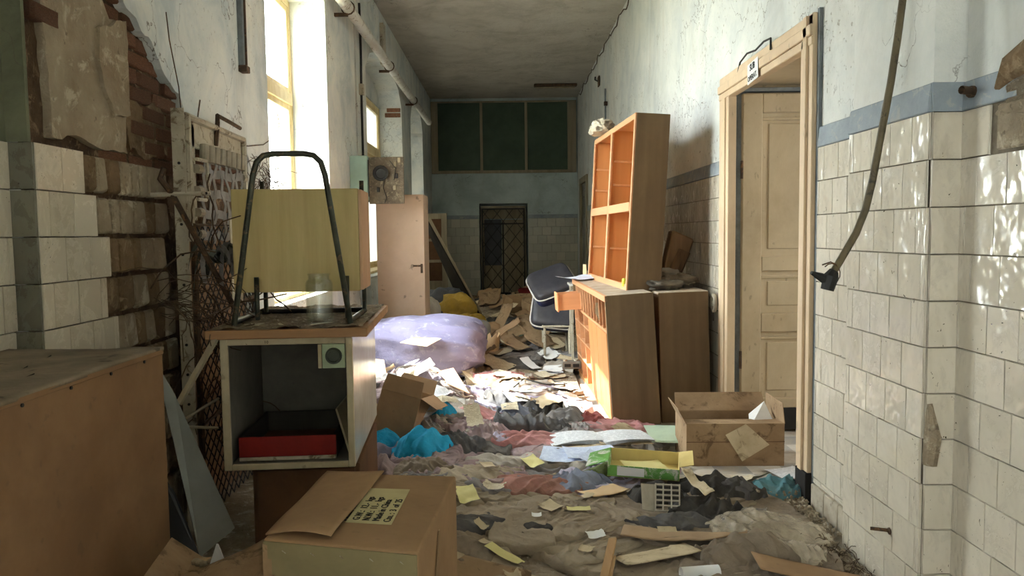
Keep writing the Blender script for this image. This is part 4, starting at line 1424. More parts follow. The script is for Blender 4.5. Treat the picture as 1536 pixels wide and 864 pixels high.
tr_ = thing('drawer_tray', 'shallow tray with a bright red front lying inside the open cabinet', 'drawer', (-0.955, 3.30, 0.438), RZ)
B('front', M_red, tr_, -0.205, 0.205, 0, 0.012, 0.018, 0.105, 0.002)
B('lower_edge', M_whitemetal, tr_, -0.205, 0.205, -0.002, 0.012, 0.002, 0.017, 0.002)
B('bottom', M_brownbox, tr_, -0.20, 0.20, 0.012, 0.50, 0.002, 0.012, 0)
B('side', M_darkwood, tr_, -0.205, -0.193, 0.012, 0.50, 0.002, 0.105, 0)
B('side', M_darkwood, tr_, 0.193, 0.205, 0.012, 0.50, 0.002, 0.105, 0)
B('rear', M_darkwood, tr_, -0.205, 0.205, 0.488, 0.50, 0.002, 0.105, 0)
sh = thing('loose_board', 'thin pale board leaning against the right side inside the open cabinet', 'board', (-0.70, 3.36, 0.44), RZ)
quad_board('panel', [(-0.06, 0.03, 0.20), (0.0, 0.0, 0.0), (0.01, 0.3, 0.0), (-0.05, 0.33, 0.20)], 0.008, M_cream, sh)

# veneered box on tubular frame
zT = 0.418 + H + TH_ + 0.006
vb = thing('tubular_frame_cabinet', 'pale veneered box on a bent tube frame standing on the white cabinet', 'desk', (-0.925, 3.33, zT), RZ)
B('body', M_ash, vb, -0.275, 0.275, 0.13, 0.42, 0.13, 0.585, 0.003)
B('edge_panel', M_ashedge, vb, 0.276, 0.290, 0.128, 0.42, 0.135, 0.58, 0.002)


def arc(c, r, a0, a1, n, plane='xz'):
    return [Vector((c[0] + r * math.cos(a0 + (a1 - a0) * i / n), c[1], c[2] + r * math.sin(a0 + (a1 - a0) * i / n))) for i in range(n + 1)]


ft = 0.245
top_z = 0.725
hwT = 0.10
left = [Vector((-ft, 0, 0.0)), Vector((-hwT - 0.045, 0, top_z - 0.09))]
rgt = [Vector((hwT + 0.055, 0, top_z - 0.09)), Vector((ft, 0, 0.0))]
ptsA = left + [Vector((-hwT - 0.028, 0, top_z - 0.035)), Vector((-hwT, 0, top_z - 0.008)), Vector((-hwT + 0.04, 0, top_z)), Vector((hwT - 0.03, 0, top_z)), Vector((hwT + 0.01, 0, top_z - 0.008)), Vector((hwT + 0.038, 0, top_z - 0.035))] + rgt
MB().tube(ptsA, 0.0125, 10).build('frame_tube', M_darkmetal, vb, smooth=True)
for (x_, y_, z1_) in [(-0.215, 0.45, 0.64), (-0.17, 0.10, 0.2), (0.255, 0.45, 0.64), (0.22, 0.10, 0.2)]:
    MB().tube([(x_, y_, 0.012), (x_, y_, z1_)], 0.011, 8).build('leg', M_darkmetal, vb, smooth=True)
MB().tube([(-ft, 0.0, 0.012), (-ft, 0.46, 0.012)], 0.012, 8).build('floor_rail', M_darkmetal, vb, smooth=True)
MB().tube([(ft, 0.0, 0.012), (ft + 0.01, 0.46, 0.012)], 0.012, 8).build('floor_rail', M_darkmetal, vb, smooth=True)
MB().tube([(-ft, 0.46, 0.014), (ft + 0.01, 0.46, 0.014)], 0.012, 8).build('cross_tube', M_black, vb, smooth=True)
jr = thing('glass_jar', 'empty clear glass jar standing on the dusty cabinet top', 'jar', (-0.80, 3.30, zT + 0.004))
MB().lathe([(0.0, 0.006), (0.05, 0.006), (0.055, 0.012), (0.057, 0.03), (0.057, 0.17), (0.052, 0.185), (0.044, 0.192), (0.044, 0.205), (0.047, 0.208), (0.047, 0.214),
            (0.042, 0.214), (0.041, 0.192), (0.049, 0.182), (0.0535, 0.168), (0.0535, 0.032), (0.05, 0.016), (0.0, 0.013)], 28).build('jar_body', M_jar, jr, smooth=True)
for (a, b, s_) in [((-0.885, 3.235), 0.3, 0.05), ((-1.10, 3.23), 1.2, 0.03), ((-1.0, 3.25), 2.0, 0.02)]:
    fl = MB().add([(0, 0, 0.001), (s_ * 1.8, 0.01, 0.006), (s_ * 1.5, s_, 0.004), (s_ * 0.2, s_ * 0.9, 0.002), (0, 0, 0.003), (s_ * 1.8, 0.01, 0.008), (s_ * 1.5, s_, 0.006), (s_ * 0.2, s_ * 0.9, 0.004)],
                  [(3, 2, 1, 0), (4, 5, 6, 7), (0, 1, 5, 4), (1, 2, 6, 5), (2, 3, 7, 6), (3, 0, 4, 7)]).build('paint_flake', M_cream)
    fl.location = (a[0] + 0.06, a[1], zT + 0.006)
    fl.rotation_euler = (0, 0, b)
    tag(fl, {0.05: 'curled pale paint flake at the foot of the glass jar', 0.03: 'pale paint flake at the front left of the cabinet top', 0.02: 'small paint flake at the middle of the cabinet top edge'}[s_], 'paint flake')

# pink-beige wardrobe
wx0, wx1 = at(566, 400, y=8.5).x, at(637, 400, y=8.5).x
wd = thing('metal_wardrobe', 'tall pinkish beige metal wardrobe with a lever handle by the left wall', 'wardrobe', ((wx0 + wx1) / 2, 8.5, 0))
hw_ = (wx1 - wx0) / 2
wz = at(600, 292, y=8.5).z
B('body', M_wardrobe, wd, -hw_, hw_, 0.02, 0.5, 0.0, wz, 0.004)
dr = B('door', M_wardrobe, wd, -hw_, hw_, 0, 0.018, 0.03, wz, 0.004)
B('handle_plate', M_rust, dr, hw_ - 0.045, hw_ - 0.02, -0.006, 0, 0.98, 1.08, 0.002)
MB().tube([(hw_ - 0.03, 0, 1.06), (hw_ - 0.03, -0.035, 1.06), (hw_ - 0.12, -0.035, 1.06)], 0.009, 8).build('handle', M_rust, dr)

# far-left glazed door panel and leaning plank
fx0, fx1 = at(640, 380, y=14).x, at(671, 380, y=14).x
fd = thing('framed_door', 'old wooden glazed door frame standing in the far left corner', 'door panel', ((fx0 + fx1) / 2 - 0.15, 14.0, 0))
z1_ = at(655, 320, y=14).z
q = (fx1 - fx0) / 2 + 0.15
fm = MB()
fm.box(-q, -q + 0.1, 0, 0.05, 0, z1_).box(q - 0.1, q, 0, 0.05, 0, z1_).box(-q + 0.1, q - 0.1, 0, 0.05, z1_ - 0.1, z1_)
for k in range(3):
    fm.box(-q + 0.1, q - 0.1, 0.005, 0.045, z1_ - 0.5 - k * 0.38, z1_ - 0.45 - k * 0.38)
fm.box(-q + 0.1, q - 0.1, 0.01, 0.04, 0, z1_ - 1.25)
f_ = fm.build('frame', M_oldwood, fd, bevel=0.004)
for k in range(3):
    B('panel', M_brownbox, fd, -q + 0.1, q - 0.1, 0.02, 0.03, z1_ - 0.45 - 0.38 * k, z1_ - 0.1 - 0.38 * k, 0)
pl = thing('leaning_plank', 'long dark plank leaning from the wardrobe down to the floor litter', 'plank', (0, 0, 0))
k0, k1, k2, k3 = at(632, 322, y=11.0), at(642, 330, y=11.0), at(722, 474, y=11.6), at(700, 474, y=11.6)
quad_board('board', [k0, k1, k2, k3], 0.05, M_darkwood, pl)
quad_board('pale_edge', [k1, k1 + Vector((0.035, 0, 0.03)), k2 + Vector((0.03, 0, 0.0)), k2], 0.052, M_oldwood, pl)

# =================================================================== RIGHT FURNITURE
# pigeonhole cabinet A (leans a little), and its twin B
TA = math.radians(-3.6)
A0 = at(922, 645, z=0.0)


def cab_frame(o, tilt, rz):
    o.rotation_mode = 'XYZ'
    o.rotation_euler = (0, tilt, rz)


cabA = thing('pigeonhole_cabinet', 'orange wood cabinet of pigeonholes leaning beside the walkway under the tall bookcase', 'cabinet', (A0.x, 5.5, 0.0), rot=(0, TA, math.radians(1.5)))
Wd, Ln, Ht = 0.345, 2.1, 0.95
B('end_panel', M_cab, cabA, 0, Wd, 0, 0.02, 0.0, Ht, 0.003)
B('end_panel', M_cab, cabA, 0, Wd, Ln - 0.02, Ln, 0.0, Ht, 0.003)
B('top_board', M_cabtop, cabA, 0, Wd, 0.02, Ln - 0.02, Ht - 0.022, Ht - 0.002, 0.002)
B('back_panel', M_caso, cabA, Wd - 0.012, Wd, 0.02, Ln - 0.02, 0.0, Ht - 0.022, 0.002)
B('bottom_board', M_caso, cabA, 0, Wd - 0.012, 0.02, Ln - 0.02, 0.03, 0.05, 0.002)
zs_ = Ht - 0.25
B('top_rail', M_caso_edge, cabA, -0.004, 0.02, 0.0, Ln, Ht - 0.045, Ht, 0.003)
B('shelf', M_caso_edge, cabA, -0.002, Wd - 0.012, 0.02, Ln - 0.02, zs_ - 0.02, zs_, 0.002)
yy = 0.02
k = 0
while yy < Ln - 0.1:
    B('divider', M_caso_edge, cabA, 0.0, Wd - 0.012, yy, yy + 0.014, zs_, Ht - 0.045, 0.001)
    yy += 0.165
    k += 1
# doors below near end, open pigeonholes toward the far end
B('door', M_caso, cabA, -0.006, 0.012, 0.02, 0.50, 0.05, zs_ - 0.022, 0.004)
B('door', M_caso, cabA, -0.006, 0.012, 0.51, 1.02, 0.05, zs_ - 0.022, 0.004)
B('plinth', M_caso_edge, cabA, 0.0, 0.02, 0.02, Ln - 0.02, 0.0, 0.048, 0.003)
for yy in (1.03, 1.38, 1.74, Ln - 0.035):
    B('divider', M_caso_edge, cabA, 0.0, Wd - 0.012, yy, yy + 0.014, 0.05, zs_ - 0.02, 0.001)
for zz in (0.22, 0.40, 0.56):
    B('shelf', M_caso_edge, cabA, 0.0, Wd - 0.012, 1.045, Ln - 0.035, zz, zz + 0.014, 0.001)
dw = B('drawer', M_drawer, cabA, -0.20, 0.1, 1.52, 1.53, 0.71, 0.86, 0.002)
B('drawer_side', M_drawer, dw, -0.20, 0.1, 1.72, 1.73, 0.71, 0.86, 0.002)
B('drawer_front', M_drawer, dw, -0.215, -0.20, 1.50, 1.75, 0.70, 0.87, 0.003)
B('drawer_bottom', M_drawer, dw, -0.20, 0.1, 1.53, 1.72, 0.71, 0.72, 0.0)
# papers crammed in a pigeonhole
pp = thing('paper_bundle', 'crumpled papers stuffed in an upper pigeonhole of the leaning cabinet', 'papers', (A0.x - 0.06, 5.86, 0.70))
pp.rotation_euler = (0, TA, 0)
for k in range(5):
    quad_board('sheet', [(0.02, 0.02 * k, 0.01), (0.2, 0.02 * k, 0.01), (0.2, 0.02 * k + 0.01, 0.16 - 0.01 * k), (-0.015, 0.02 * k + 0.012, 0.17 - 0.02 * k)], 0.003, M_papertan, pp)

B0 = at(998, 641, z=0.0)
cabB = thing('storage_cabinet', 'plain brown veneer cabinet against the right wall, behind the pigeonhole cabinet', 'cabinet', (B0.x, 5.62, 0.0), rot=(0, math.radians(-1.6), 0))
Wb = 1.475 - B0.x
for (a, b) in [(0, 0.02), (1.6, 1.62)]:
    B('end_panel', M_cab, cabB, 0, Wb, a, b, 0.0, 0.955, 0.003)
B('side_panel', M_cab, cabB, 0, 0.02, 0.02, 1.6, 0, 0.94, 0.002)
B('side_panel', M_cab, cabB, Wb - 0.02, Wb, 0.02, 1.6, 0, 0.94, 0.002)
B('top_board', M_cabtop, cabB, 0, Wb, 0.02, 1.6, 0.94, 0.957, 0.003)
wh = thing('rubber_wheel', 'small cream wheel wedged between the brown cabinet and the door frame', 'wheel', (1.485, 5.60, 0.88))
MB().tube([(0.0, 0.045 * math.cos(a), 0.055 * math.sin(a)) for a in [k * PI / 8 for k in range(16)]], 0.016, 8, closed=True).build('tyre', M_rubber, wh)
MB().cyl((-0.01, 0, 0), (1, 0, 0), 0.022, 0.02, 12).build('hub', M_whitemetal, wh)
quad_board('bracket', [(-0.004, -0.01, 0.0), (-0.004, 0.01, 0), (-0.004, 0.01, -0.13), (-0.004, -0.01, -0.13)], 0.005, M_rust, wh)

# bookcase on top
bkx, bky = at(941, 440, y=5.85).x, 5.85
bk = thing('bookcase', 'tall open orange bookcase standing tilted on top of the pigeonhole cabinet', 'bookcase', (bkx, bky, 0.955), rot=(0, math.radians(3.2), math.radians(3.6)))
BD, BL, BH = 0.255, 1.75, 1.33
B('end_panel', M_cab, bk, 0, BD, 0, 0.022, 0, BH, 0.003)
B('end_panel', M_caso, bk, 0, BD, BL - 0.022, BL, 0, BH, 0.003)
B('top_board', M_caso, bk, 0, BD, 0.022, BL - 0.022, BH - 0.022, BH, 0.003)
B('bottom_board', M_caso, bk, 0, BD, 0.022, BL - 0.022, 0, 0.022, 0.003)
B('back_panel', M_cabback, bk, BD - 0.014, BD - 0.004, 0.022, BL - 0.022, 0.022, BH - 0.022, 0)
face = MB()
face.box(-0.01, 0.006, 0.0, 0.035, 0, BH).box(-0.01, 0.006, BL - 0.035, BL, 0, BH).box(-0.01, 0.006, 0.035, BL - 0.035, 0, 0.05).box(-0.01, 0.006, 0.035, BL - 0.035, BH - 0.045, BH)
face.build('face_frame', M_caso_edge, bk, bevel=0.003)
B('centre_stile', M_caso_edge, bk, -0.014, 0.004, BL / 2 - 0.025, BL / 2 + 0.025, 0.05, BH - 0.045, 0.003)
B('middle_rail', M_caso_edge, bk, -0.014, 0.004, 0.035, BL - 0.035, 0.60, 0.67, 0.003)
B('divider', M_caso, bk, 0.004, BD - 0.014, BL / 2 - 0.012, BL / 2 + 0.012, 0.022, BH - 0.022, 0.001)
B('shelf', M_caso, bk, 0.004, BD - 0.014, 0.022, BL - 0.022, 0.62, 0.645, 0.001)
for zz in (0.30, 0.84, 1.04):
    for (a, b) in ((0.022, BL / 2 - 0.012), (BL / 2 + 0.012, BL - 0.022)):
        B('shelf_batten', M_caso_edge, bk, BD - 0.05, BD - 0.014, a, b, zz, zz + 0.018, 0.002)
        B('shelf_batten', M_caso_edge, bk, 0.02, BD - 0.05, b - 0.014, b, zz, zz + 0.018, 0.002)
yt = thing('yellow_oddment', 'small bright yellow plastic pot on the bottom board of the tall bookcase', 'oddment', (bkx - 0.05 + 0.045, bky + 0.10, 0.985))  # unidentified yellow object, given a plain round shape
MB().lathe([(0, 0), (0.022, 0), (0.022, 0.05), (0.018, 0.06), (0, 0.062)], 12).build('oddment_body', mat('bright_yellow_plastic', rgb(214, 216, 60), rgb(190, 196, 50), rough=0.4), yt)

# =================================================================== FLOOR CLUTTER
HX0, HY0, HR = -1.62, 1.6, 0.02
HNX, HNY = int(3.14 / HR), int(15.4 / HR)
gx, gy = np.meshgrid(HX0 + (np.arange(HNX) + 0.5) * HR, HY0 + (np.arange(HNY) + 0.5) * HR, indexing='ij')


def gauss(cx, cy, sx, sy, h):
    return h * np.exp(-((gx - cx) / sx) ** 2 - ((gy - cy) / sy) ** 2)


Hm = 0.03 * fbm(gx * 2.2, gy * 2.2, 5) + 0.01
Hm += gauss(-0.85, 5.7, 0.50, 0.75, 0.30) + gauss(-0.35, 5.3, 0.35, 0.5, 0.05) + gauss(0.3, 5.9, 0.4, 0.3, 0.04)
Hm += gauss(-0.9, 8.6, 0.5, 0.7, 0.12) + gauss(-1.0, 10.8, 0.6, 1.2, 0.25) + gauss(0.35, 9.8, 0.5, 1.2, 0.14)
Hm += gauss(0.5, 12.5, 0.8, 1.5, 0.22) + gauss(-0.3, 13.5, 1.0, 1.5, 0.12)
Hm += gauss(-0.5, 3.0, 0.3, 0.8, 0.05) + 0.03 * np.clip(gy - 6.5, 0, 3) * fbm(gx * 3, gy * 3, 8)
door_clear = np.exp(-((gx - 1.35) / 0.5) ** 4 - ((gy - 4.75) / 0.62) ** 4)
Hm = Hm * (1 - door_clear) - 0.02 * door_clear


def hs(x, y, r=0.0):
    i = np.clip(((np.asarray(x) - HX0) / HR).astype(int), 0, HNX - 1)
    j = np.clip(((np.asarray(y) - HY0) / HR).astype(int), 0, HNY - 1)
    return np.maximum(Hm[i, j], 0.0)


def blur(a, k=2):
    for _ in range(k):
        a = (a + np.roll(a, 1, 0) + np.roll(a, -1, 0) + np.roll(a, 1, 1) + np.roll(a, -1, 1)) / 5
    return a


Hs_cache = [None]


def hsm(x, y, H=None):
    """smoothed height, bilinear"""
    fx = (np.asarray(x) - HX0) / HR - 0.5
    fy = (np.asarray(y) - HY0) / HR - 0.5
    i = np.clip(np.floor(fx).astype(int), 0, HNX - 2)
    j = np.clip(np.floor(fy).astype(int), 0, HNY - 2)
    tx, ty = np.clip(fx - i, 0, 1), np.clip(fy - j, 0, 1)
    A = np.maximum(Hm if H is None else H, 0)
    return (A[i, j] * (1 - tx) + A[i + 1, j] * tx) * (1 - ty) + (A[i, j + 1] * (1 - tx) + A[i + 1, j + 1] * tx) * ty


def hlocal(x, y, r):
    i0, i1 = int((x - r - HX0) / HR), int((x + r - HX0) / HR) + 1
    j0, j1 = int((y - r - HY0) / HR), int((y + r - HY0) / HR) + 1
    p = Ht[max(i0, 0):max(i1, 1), max(j0, 0):max(j1, 1)]
    return float(max(0.0, np.percentile(p, 70))) if p.size else 0.0


def raise_h(X, Y, Z, H=None):
    H = Hm if H is None else H
    i = ((X - HX0) / HR).astype(int).ravel()
    j = ((Y - HY0) / HR).astype(int).ravel()
    z = Z.ravel()
    ok = (i >= 0) & (i < HNX) & (j >= 0) & (j < HNY)
    np.maximum.at(H, (i[ok], j[ok]), z[ok])


H0 = Hm.copy()
Ht = Hm.copy()


def sample0(x, y):
    i = np.clip(((x - HX0) / HR).astype(int), 0, HNX - 1)
    j = np.clip(((y - HY0) / HR).astype(int), 0, HNY - 1)
    return np.maximum(H0[i, j], 0)


def grid_mesh(name, X, Y, Z, m, parent=None, smooth=True, cull=None):
    nx, ny = X.shape
    vs = np.stack([X, Y, Z], -1).reshape(-1, 3)
    a = (np.arange(nx - 1)[:, None] * ny + np.arange(ny - 1)[None, :]).ravel()
    fs = np.stack([a, a + ny, a + ny + 1, a + 1], 1)
    if cull is not None:
        wx, wy = vs[:, 0] + cull[0], vs[:, 1] + cull[1]
        bad = (wx > np.where(wy < 3.42, 1.44, 1.50)) | (wx < -1.60)
        for (p, q, r, t) in FOOT:
            bad |= (wx > p) & (wx < q) & (wy > r) & (wy < t)
        fs = fs[~bad[fs].any(axis=1)]
    me = bpy.data.meshes.new(name)
    me.from_pydata(vs.tolist(), [], fs.tolist())
    me.materials.append(m)
    if smooth:
        me.polygons.foreach_set('use_smooth', [True] * len(me.polygons))
    o = bpy.data.objects.new(name, me)
    COL.objects.link(o)
    if parent:
        o.parent = parent
    return o


FOOT = [(-1.7, -1.13, 0.5, 2.62), (-1.13, -0.63, 3.27, 4.07), (0.64, 1.5, 5.5, 7.6), (-1.43, -0.88, 8.5, 9.02), (-0.66, -0.18, 1.98, 2.62), (1.06, 1.66, 4.68, 5.05), (-1.4, -0.45, 7.3, 7.95)]

# base layer of trodden litter (one countless mass)
LX, LY_ = gx[::2, ::2], gy[::2, ::2]
LZ = Hm[::2, ::2] + 0.012 * (fbm(LX * 9, LY_ * 9, 3) - 0.5) - 0.006
litter = grid_mesh('floor_litter', LX, LY_, LZ, M_litter, cull=(0, 0))
tag(litter, 'trodden layer of dust and rags covering the corridor floor', 'litter', kind='stuff')

_gid = [100]


def fold_field(lx, ly, th, k, s):
    wx, wy = lx + 0.10 * (vn(lx * 5, ly * 5, s) - 0.5) * 2, ly + 0.10 * (vn(lx * 5, ly * 5, s + 1) - 0.5) * 2
    t = (wx * math.cos(th) + wy * math.sin(th)) * k + 2.2 * vn(lx * 3, ly * 3, s + 2)
    r1 = (0.5 + 0.5 * np.cos(2 * t)) ** 2 * (0.25 + 0.75 * vn(lx * 4, ly * 4, s + 3))
    t2 = (wx * math.cos(th + 1.1) + wy * math.sin(th + 1.1)) * k * 0.7 + 2.5 * vn(lx * 2.5, ly * 2.5, s + 4)
    r2 = (0.5 + 0.5 * np.cos(2 * t2)) ** 3 * vn(lx * 3.5, ly * 3.5, s + 5)
    t3 = (wx * math.cos(th - 0.5) + wy * math.sin(th - 0.5)) * k * 2.2 + 3.0 * vn(lx * 6, ly * 6, s + 9)
    r3 = (0.5 + 0.5 * np.cos(2 * t3)) ** 2 * np.clip(vn(lx * 6, ly * 6, s + 10) * 1.6 - 0.4, 0, 1)
    b = np.abs(2 * vn(lx * 11, ly * 11, s + 6) - 1) ** 0.6
    c = np.abs(2 * vn(wx * 21 + 3, wy * 21, s + 8) - 1) ** 0.7
    return 0.55 * r1 + 0.42 * r2 + 0.28 * r3 + 0.2 * b + 0.16 * c


def garment(name, label, cat, group, x, y, a, b, rot, m, amp=0.035, n=None, k=34.0, thick=0.012, lift=0.0, rim=0.09, zadd=0.0, round_=False, cap=0.05):
    _gid[0] += 7
    s = _gid[0]
    n = n or (74 if y < 5.2 else 52 if y < 7 else 28)
    u, v = np.meshgrid(np.linspace(-1, 1, n), np.linspace(-1, 1, n), indexing='ij')
    if round_:
        uu = u * np.sqrt(1 - v * v / 2)
        vv = v * np.sqrt(1 - u * u / 2)
    else:
        uu, vv = u * (1 - 0.12 * np.abs(v) ** 3), v * (1 - 0.12 * np.abs(u) ** 3)
    lx = a * uu * (1 + 0.55 * (vn(v * 1.6 + 3, u * 0.9, s + 11) - 0.5))
    ly = b * vv * (1 + 0.55 * (vn(u * 1.6 + 5, v * 0.9, s + 12) - 0.5))
    lx += 0.12 * a * (vn(u * 3, v * 3, s + 13) - 0.5)
    ly += 0.12 * b * (vn(u * 3, v * 3, s + 14) - 0.5)
    X = x + lx * math.cos(rot) - ly * math.sin(rot)
    Y = y + lx * math.sin(rot) + ly * math.cos(rot)
    base = hsm(X, Y)
    q_ = 0.05
    base = 0.25 * base + 0.75 * (sum(hsm(X + dx, Y + dy) for dx, dy in ((q_, 0), (-q_, 0), (0, q_), (0, -q_), (q_, q_), (-q_, q_), (q_, -q_), (-q_, -q_))) / 8)
    e = np.clip((1 - np.maximum(np.abs(u), np.abs(v))) / rim, 0, 1)
    e = np.sqrt(e * (2 - e))
    h0 = sample0(X, Y)
    base = h0 + cap * np.tanh(np.maximum(base - h0, 0) / cap)
    F = fold_field(lx, ly, rot * 0.5 + s, k, s)
    Z = base + 0.004 + e * (thick + amp * F) + lift * (1 - np.clip(u * u + v * v, 0, 1)) + zadd
    edge = np.maximum(np.abs(u), np.abs(v)) > 0.999
    Z = np.where(edge, base - 0.004, Z)
    # slump the folds sideways a little so they roll over
    gz0, gz1 = np.gradient(Z)
    X = np.clip(X + 0.0 * gz0, -1.6, 1.5)
    raise_h(X, Y, base + 0.5 * (Z - base))
    raise_h(X, Y, Z, Ht)
    o = grid_mesh(name, X - x, Y - y, Z, m, cull=(x, y))
    o.location = (x, y, 0)
    tag(o, label, cat, group)
    return o


def sheet(name, label, cat, group, x, y, w_, d_, rot, m, th=0.0, curl=0.012, stiff=0.6, n=12, tilt=0.0, z=None, irregular=0.0, parent=None, lift=0.004, dir_=0.0):
    _gid[0] += 5
    s = _gid[0]
    u, v = np.meshgrid(np.linspace(-.5, .5, n), np.linspace(-.5, .5, n), indexing='ij')
    lx, ly = u * w_, v * d_
    if irregular:
        ex = irregular * w_ * (vn(v * 9, u * 0.1, s) - 0.5) * np.abs(u) * 2
        ey = irregular * d_ * (vn(u * 9, v * 0.1, s + 1) - 0.5) * np.abs(v) * 2
        lx, ly = lx + ex, ly + ey
    X = x + lx * math.cos(rot) - ly * math.sin(rot)
    Y = y + lx * math.sin(rot) + ly * math.cos(rot)
    h = hsm(X, Y, Ht)
    A = np.stack([lx.ravel(), ly.ravel(), np.ones(lx.size)], 1)
    co, *_ = np.linalg.lstsq(A, h.ravel(), rcond=None)
    pl = (A @ co).reshape(h.shape)
    res = np.percentile(h - pl, 75)
    Z = stiff * (pl + res) + (1 - stiff) * (h + res * 0.3) + lift
    Z += curl * (fbm(lx * 6, ly * 6, s, 2) - 0.3) * 1.4 + curl * 0.9 * (np.abs(u * math.cos(dir_) + v * math.sin(dir_)) * 2) ** 3
    Z += tilt * ((u * math.cos(dir_) + v * math.sin(dir_)) + 0.5)
    if z is not None:
        Z = Z - Z.min() + z
    raise_h(X, Y, np.minimum(Z, h + 0.006), Ht)
    o = grid_mesh(name, X - x, Y - y, Z, m, parent)
    if not parent:
        o.location = (x, y, 0)
    if th:
        sm = o.modifiers.new('thickness', 'SOLIDIFY')
        sm.thickness = th
        sm.offset = -1
    if label:
        tag(o, label, cat, group)
    return o


def blob(name, label, cat, c, sz, m, e=0.6, amp=0.12, fr=3.0, n=48, rz=0.0, ridge=0.0, parent=None, flat=0.6, seed=None):
    _gid[0] += 3
    s = seed or _gid[0]
    th, ph = np.meshgrid(np.linspace(0, 2 * PI, n + 1), np.linspace(-PI / 2, PI / 2, n // 2 + 1), indexing='ij')
    f = lambda t, q: np.sign(t) * np.abs(t) ** q
    cx = f(np.cos(ph), e) * f(np.cos(th), e)
    cy = f(np.cos(ph), e) * f(np.sin(th), e)
    cz = f(np.sin(ph), e)
    nz = (fbm(cx * fr + cz * 2.1 + 5, cy * fr + cz * 1.7 + 5, s, 3) - 0.5) * 2
    rd = np.abs(2 * vn(cx * fr * 2.3 + cz * 3, cy * fr * 2.3 - cz * 3, s + 5) - 1) ** 0.6 - 0.5
    q = 1 + amp * nz + ridge * rd
    X, Y, Z = cx * q * sz[0], cy * q * sz[1], cz * q * sz[2]
    Z = np.where(Z < -sz[2] * flat, -sz[2] * flat, Z)
    o = grid_mesh(name, X, Y, Z, m, parent)
    o.location = c
    o.rotation_euler = (0, 0, rz)
    if label:
        tag(o, label, cat)
    return o


def carton(name, label, loc, w_, d_, h_, rot, m, flaps=(), inner=None, open_=True, t=0.004, group=None, cat='cardboard box'):
    """an open cardboard box: loc is the middle of its bottom; flaps: (side, angle from flat-out in degrees, length)"""
    o = thing(name, label, cat, loc, group=group, rot=rot)
    b = MB()
    b.box(-w_ / 2, w_ / 2, -d_ / 2, d_ / 2, 0, t)
    b.box(-w_ / 2, w_ / 2, -d_ / 2, -d_ / 2 + t, 0, h_).box(-w_ / 2, w_ / 2, d_ / 2 - t, d_ / 2, 0, h_)
    b.box(-w_ / 2, -w_ / 2 + t, -d_ / 2, d_ / 2, 0, h_).box(w_ / 2 - t, w_ / 2, -d_ / 2, d_ / 2, 0, h_)
    if not open_:
        b.box(-w_ / 2, w_ / 2, -d_ / 2, d_ / 2, h_ - t, h_)
    b.build('body', m, o, bevel=0.002)
    for (side, ang, L) in flaps:
        a = math.radians(ang)
        if side in 'fb':
            sg = -1 if side == 'f' else 1
            y0_ = sg * d_ / 2
            p = [Vector((-w_ / 2, y0_, h_)), Vector((w_ / 2, y0_, h_)), Vector((w_ / 2 - 0.01, y0_ + sg * L * math.cos(a), h_ + L * math.sin(a))), Vector((-w_ / 2 + 0.01, y0_ + sg * L * math.cos(a), h_ + L * math.sin(a)))]
        else:
            sg = -1 if side == 'l' else 1
            x0_ = sg * w_ / 2
            p = [Vector((x0_, -d_ / 2, h_)), Vector((x0_, d_ / 2, h_)), Vector((x0_ + sg * L * math.cos(a), d_ / 2 - 0.01, h_ + L * math.sin(a))), Vector((x0_ + sg * L * math.cos(a), -d_ / 2 + 0.01, h_ + L * math.sin(a)))]
        quad_board('flap', p, t, inner or m, o)
    return o


# ---------------------------------------------------------------- the made-in-China carton in front
zt_ = 0.60
FL, FR, RR, RL = at(395, 808, z=zt_), at(627, 829, z=zt_), at(684, 714, z=zt_), at(490, 709, z=zt_)
fc = thing('shipping_carton', 'large closed brown shipping carton with a printed label in the foreground', 'cardboard box', ((FL.x + FR.x) / 2, FL.y + 0.25, 0))
org = Vector(fc.location)
T_ = [p - org for p in (FL, FR, RR, RL)]
Bt = [Vector((p.x, p.y, 0.0)) for p in T_]
MB().hexa(Bt, T_).build('body', M_carton, fc, bevel=0.006, seg=2)
fl_, fr_ = T_[0], T_[1]
fn = Vector((0, -0.006, 0))
quad_board('front_panel', [Vector((fl_.x + 0.004, fl_.y - 0.004, 0.02)), Vector((fr_.x - 0.004, fr_.y - 0.004, 0.02)), Vector((fr_.x - 0.004, fr_.y - 0.004, zt_ - 0.012)), Vector((fl_.x + 0.004, fl_.y - 0.004, zt_ - 0.012))], 0.004, M_carton_front, fc)
quad_board('front_rim', [Vector((fl_.x + 0.002, fl_.y - 0.006, zt_ - 0.05)), Vector((fr_.x - 0.002, fr_.y - 0.007, zt_ - 0.062)), Vector((fr_.x - 0.002, fr_.y - 0.007, zt_ - 0.004)), Vector((fl_.x + 0.002, fl_.y - 0.006, zt_ - 0.004))], 0.003, M_carton_front, fc)
for k in range(5):
    t = 0.14 + 0.19 * k
    p = fl_.lerp(fr_, t) + Vector((0, -0.009, -0.026))
    MB().tube([p + Vector((-0.004, 0, 0.003)), p + Vector((0.006, 0, -0.005))], 0.0013, 4).build('staple', M_whitemetal, fc)
quad_board('corner_tear', [fl_ + Vector((0.0, -0.008, -0.01)), fl_ + Vector((0.03, -0.010, -0.02)), fl_ + Vector((0.035, -0.010, -0.6)), fl_ + Vector((0.0, -0.008, -0.6))], 0.003, M_carton_dirty, fc)


def topp(px, py, dz=0.0):
    return at(px, py, z=zt_ + dz) - org


